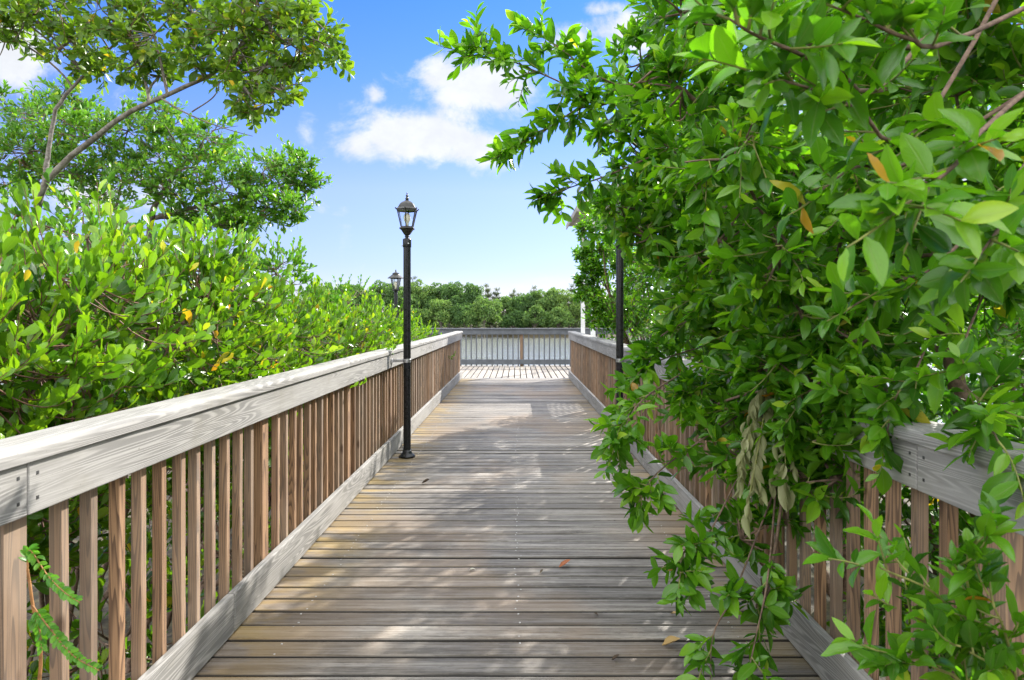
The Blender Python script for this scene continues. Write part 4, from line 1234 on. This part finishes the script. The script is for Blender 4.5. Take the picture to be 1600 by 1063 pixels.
# ------------------------------------------------------------------ far shore across the water
def far_tree(name, label, cat, seed, x, y, h, w, kind='round', group=None):
    rng = np.random.default_rng(seed)
    z0 = -1.1
    th = thing(name, (x, y, z0), label, cat, group)
    top = z0 + h
    K = 12
    tp, tr = [], []
    p = poly([(x, y, z0 - .3), (x + rng.normal(0, .2), y, z0 + h * .4), (x + rng.normal(0, .3), y, top - (.3 if kind == 'pine' else h * .25))], K)
    tp.append(p); tr.append(np.linspace(.13, .03, K))
    pos, ax, nr, LL = [], [], [], []
    if kind == 'round':
        nC = 36
        d = norm(rng.normal(0, 1, (nC, 3))); d[:, 2] = np.abs(d[:, 2]) * 1.1 - .35
        c = np.array([x, y, z0 + h * .52]) + d * np.array([w * .78, w * .72, h * .40]) * rng.uniform(.70, 1.16, (nC, 1))
        c[:, 2] = np.maximum(c[:, 2], z0 + .35)
        for q in c:
            r = rng.uniform(.40, 1.0) * w * .36
            tp.append(bez(p[rng.integers(3, 9)][None], ((p[6] + q) / 2 + rng.normal(0, .2, 3))[None], q[None], K)[0]); tr.append(np.linspace(.05, .015, K))
            n = int(330 * (r / 1.1) ** 2) + 60
            dd = norm(rng.normal(0, 1, (n, 3)) + np.array([0, 0, .2]))
            rho = rng.uniform(.35, 1.0, n) ** .5 * (1 + .2 * np.sin(dd[:, 0] * 5 + q[0]) * np.cos(dd[:, 2] * 4))
            pos.append(q + dd * rho[:, None] * np.array([r, r, r * .75])); ax.append(dd * .7 + rng.normal(0, .6, (n, 3)) + np.array([0, 0, .2])); nr.append(dd + np.array([0, 0, .7]) + rng.normal(0, .5, (n, 3)))
            LL.append(rng.uniform(.17, .34, n))
        mat, ratio = M['leaf_far'], .62
    else:
        for t in np.linspace(.22, 1.0, 40):
            b = p[min(int(t * (K - 1)), K - 1)] if t < 1 else p[-1]
            for s in range(3):
                a = rng.uniform(0, 6.28); l = w * (1.12 - t) ** .7 * rng.uniform(.4, 1.25)
                e = b + np.array([math.cos(a) * l, math.sin(a) * l, .35 * l + .2])
                c = bez(b[None], ((b + e) / 2)[None], e[None], K)[0]
                tp.append(c); tr.append(np.linspace(.03, .012, K))
                n = 30
                i = rng.integers(3, K, n)
                pos.append(c[i] + rng.normal(0, .10, (n, 3))); ax.append(rng.normal(0, .5, (n, 3)) + np.array([math.cos(a) * .4, math.sin(a) * .4, .55])); nr.append(rng.normal(0, 1, (n, 3)))
                LL.append(rng.uniform(.14, .34, n))
        mat, ratio = M['leaf_pine'], .22
    v, f = tubes(np.array(tp), np.array(tr), 5)
    mesh_np('trunk', v, f, M['twig_far'], th)
    v, f, rnd, uv = leaves(rng, np.concatenate(pos), np.concatenate(ax), np.concatenate(nr), np.concatenate(LL), ratio, 'oval', 2, .1, .2)
    rnd = np.clip(rnd * .55 + rng.random() * .45, 0, 1)
    mesh_np('crown', v, f, mat, th, attrs={'rnd': rnd}, uv=uv)


D = 88.0
# (photo x, photo y of the top, half width m, extra distance, words)
ROUND = [(505, 446, 3.2, 2, 'far mangrove tree over the left shrubs, first of the shore row'), (548, 440, 3.2, 1, 'far mangrove tree left of the hat-shaped lamp'),
         (592, 438, 3.2, 2, 'far mangrove tree directly behind the hat-shaped lamp'), (628, 446, 2.6, 0, 'far mangrove tree partly behind the tall lamp pole'),
         (662, 438, 3.0, 2, 'tallest far mangrove tree, right of the tall lamp pole'), (700, 437, 3.2, 1, 'broad far mangrove tree above the end of the left railing'),
         (735, 443, 2.8, -1, 'far mangrove tree with a sloping right shoulder'), (690, 474, 2.4, -4, 'low dark mangrove tree at the water, in front of the broad one'),
         (757, 468, 2.3, -6, 'yellow-green far mangrove tree leaning out over the water'), (727, 478, 2.0, -5, 'low round mangrove tree left of the yellow-green one'),
         (790, 468, 2.2, 1, 'far mangrove tree in the dip of the shore line'), (822, 456, 2.6, 1, 'dark far mangrove tree right of the dip'),
         (856, 451, 2.8, 1, 'far mangrove tree above the middle of the platform railing'), (888, 456, 2.7, 0, 'far mangrove tree left of the white shelter post'),
         (838, 486, 2.0, -3, 'low dark mangrove tree at the water right of the dip'), (876, 488, 2.0, -3, 'low mangrove tree at the water below the cloud bank'),
         (922, 452, 3.0, 1, 'far mangrove tree partly behind the shelter post'), (655, 488, 1.8, -3, 'small mangrove tree low on the shore beside the tall pole'), (802, 492, 1.7, -2, 'smallest mangrove tree, low on the shore under the dip')]
for k, (px, py, w, dd, lab) in enumerate(ROUND):
    y = D + dd + 3
    top = EYE - (py - 11 - HY) / FPX * y
    far_tree('mangrove_tree', lab, 'tree', 600 + k, (px - VX) / FPX * y, y, top + 1.1, w, 'round', 'mangrove trees on the far shore')
PINE = [(766, 446, 'wispy grey pine poking highest above the dip in the shore trees'), (776, 452, 'wispy pine just right of the highest wispy pine'), (796, 455, 'wispy pine above the right half of the dip'),
        (744, 451, 'thin pine behind the sloping mangrove tree'), (832, 449, 'thin pine above the dark far mangrove tree'), (893, 446, 'ragged pine next to the right-hand buttonwoods'),
        (714, 444, 'thin pine above the broad mangrove tree'), (641, 434, 'ragged pine just right of the tall lamp pole'), (812, 460, 'short thin pine at the right end of the dip')]
for k, (px, py, lab) in enumerate(PINE):
    y = D + 8
    top = EYE - (py - HY) / FPX * y
    far_tree('pine_tree', lab, 'tree', 660 + k, (px - VX) / FPX * y, y, top + 1.1, 1.5, 'pine', 'wispy pines behind the far mangroves')


# far-off wood behind and beside the shore row, reads as one mass
def far_wood():
    rng = np.random.default_rng(77)
    pos = []
    for x0, x1, n in ((-150, -24, 260), (10, 150, 260), (-30, 14, 60)):
        for k in range(n):
            x = rng.uniform(x0, x1); y = rng.uniform(96, 112)
            h = rng.uniform(2.5, 5.0) if x0 == -30 else rng.uniform(3.5, 6.6)
            m = 150
            d = norm(rng.normal(0, 1, (m, 3))); d[:, 2] = np.abs(d[:, 2])
            pos.append(np.array([x, y, h - 2.9]) + d * np.array([1.9, 1.9, 1.7]) * rng.uniform(.4, 1, (m, 1)) ** .4 - np.array([0, 0, 1.]) * rng.uniform(0, 2.2, (m, 1)))
    pos = np.concatenate(pos); N = len(pos)
    v, f, rnd, uv = leaves(rng, pos, rng.normal(0, 1, (N, 3)), rng.normal(0, .6, (N, 3)) + np.array([0, -.2, 1]), rng.uniform(.4, .8, N), .7, 'oval', 2, .1, .2)
    tag(mesh_np('far_wood', v, f, M['leaf_far'], attrs={'rnd': rnd}, uv=uv), 'far-off wood along the shore across the water', 'wood', kind='stuff')


far_wood()


# ------------------------------------------------------------------ sky, sun, camera
w = bpy.data.worlds.new('World'); scene.world = w; w.use_nodes = True
nt = NT(w.node_tree)
bg = nt.n['Background']
sky = nt.node('ShaderNodeTexSky', sky_type='NISHITA')
sky.sun_disc = False
sky.sun_elevation = R(SUN_EL); sky.sun_rotation = R(SUN_AZ)
sky.air_density = 1.0; sky.dust_density = SKY_DUST; sky.ozone_density = 4.0; sky.altitude = 0
g = nt.coord('Generated')
s = nt.sep(g)
yy = nt.m('MAXIMUM', s[1], .02)
u = nt.m('DIVIDE', s[0], yy); v = nt.m('DIVIDE', s[2], yy)
BL = [(750, 135, 85, 45, 1.0), (695, 120, 50, 35, .8), (650, 215, 120, 42, 1.0), (745, 232, 70, 32, .9), (570, 225, 60, 38, .7), (720, 180, 60, 40, .55), (890, 62, 50, 30, .75), (990, 50, 60, 50, .8), (950, 12, 40, 16, .6), (20, 90, 60, 60, 1.0),
      (480, 195, 22, 36, .50), (590, 150, 16, 14, .4), (790, 452, 170, 14, .55), (880, 440, 80, 16, .5), (150, 300, 150, 50, .5), (1250, 150, 200, 150, .6), (1500, 260, 200, 120, .7)]
tot = None
for px, py, rx, ry, a in BL:
    du = nt.m('DIVIDE', nt.m('SUBTRACT', u, (px - VX) / FPX), rx / FPX)
    dv = nt.m('DIVIDE', nt.m('SUBTRACT', v, (HY - py) / FPX), ry / FPX)
    e = nt.m('MULTIPLY', nt.m('EXPONENT', nt.m('MULTIPLY', nt.m('ADD', nt.m('MULTIPLY', du, du), nt.m('MULTIPLY', dv, dv)), -1.0)), a)
    tot = e if tot is None else nt.m('MAXIMUM', tot, e)
cv = nt.comb(u, nt.m('MULTIPLY', v, 1.25), 0)
n1 = nt.noise(cv, 8.0, 10, .64, .5)
n2 = nt.noise(cv, 3.0, 4, .5, .3)
dens = nt.m('ADD', nt.m('MULTIPLY', tot, .80), nt.m('ADD', nt.m('MULTIPLY', nt.m('SUBTRACT', n1, .5), 1.25), nt.m('ADD', nt.m('MULTIPLY', nt.m('SUBTRACT', n2, .5), .35), nt.m('MULTIPLY', nt.m('SUBTRACT', nt.noise(cv, 34.0, 6, .62, .3), .5), .42))))
mask = nt.m('MULTIPLY', nt.step(dens, .14, .58), nt.m('MULTIPLY', nt.step(s[1], .05, .2), nt.step(s[2], -.01, .02)))
n3 = nt.noise(g, 2.6, 6, .58, .3)
fill_sky = nt.m('MAXIMUM', nt.step(s[2], .50, .66), nt.step(s[1], .12, -.20))
fill_mask = nt.m('MULTIPLY', nt.m('MULTIPLY', nt.step(n3, .32, .48), fill_sky), nt.step(s[2], 0.0, .06))  # unseen clouds overhead and behind the camera, added as fill light
shade = nt.step(nt.noise(cv, 14, 5, .6), .3, .7, CLOUD * .86, CLOUD)
shade = nt.m('MULTIPLY', shade, nt.m('ADD', 1.0, nt.m('MULTIPLY', fill_sky, FILL_BOOST)))  # added fill clouds are boosted well above the visible ones
mask = nt.m('MAXIMUM', mask, fill_mask)
cc = nt.node('ShaderNodeCombineColor')
for i, k in enumerate((.97, .99, 1.0)): nt.put(cc.inputs[i], nt.m('MULTIPLY', shade, k))
tint = nt.ramp(s[2], [(0, SK[0]), (.07, SK[0]), (.18, SK[1]), (.33, SK[2]), (.42, SK[3])])
skyc = nt.mix(1.0, sky.outputs[0], tint, 'MULTIPLY')
col = nt.mix(nt.m('MULTIPLY', mask, .93), skyc, cc.outputs[0])
nt.put(bg.inputs[0], col)
bg.inputs[1].default_value = SKY_STR

sun = bpy.data.lights.new('sun', 'SUN')
sun.energy = SUN_STR; sun.angle = R(.55); sun.color = (1, .955, .88)
so = bpy.data.objects.new('sun', sun); COL.objects.link(so)
az, el = R(SUN_AZ), R(SUN_EL)
dv = Vector((math.sin(az) * math.cos(el), math.cos(az) * math.cos(el), math.sin(el)))
so.rotation_euler = dv.to_track_quat('Z', 'Y').to_euler()
so.location = (8, 10, 12)

cam = bpy.data.cameras.new('camera')
cam.sensor_width = 36; cam.lens = 36 * FPX / 1600
cam.shift_x = -(VX - 800) / 1600
cam.shift_y = -(531.5 - HY) / 1600
cam.clip_start = .05; cam.clip_end = 6000
cam.dof.use_dof = True; cam.dof.focus_distance = 6.0; cam.dof.aperture_fstop = 8
co = bpy.data.objects.new('camera', cam); COL.objects.link(co)
co.location = (0, 0, EYE); co.rotation_euler = (R(90), 0, 0)
scene.camera = co

scene.render.engine = 'CYCLES'
cy = scene.cycles
cy.max_bounces = 8; cy.diffuse_bounces = 5; cy.glossy_bounces = 3; cy.transmission_bounces = 5; cy.transparent_max_bounces = 8
cy.caustics_reflective = False; cy.caustics_refractive = False
cy.sample_clamp_indirect = 6
cy.use_denoising = True
try:
    cy.denoiser = 'OPENIMAGEDENOISE'; cy.denoising_input_passes = 'RGB_ALBEDO_NORMAL'
except Exception: pass
scene.view_settings.view_transform = 'Standard'
scene.view_settings.look = 'None'
scene.view_settings.exposure = EXPO
scene.view_settings.gamma = 1
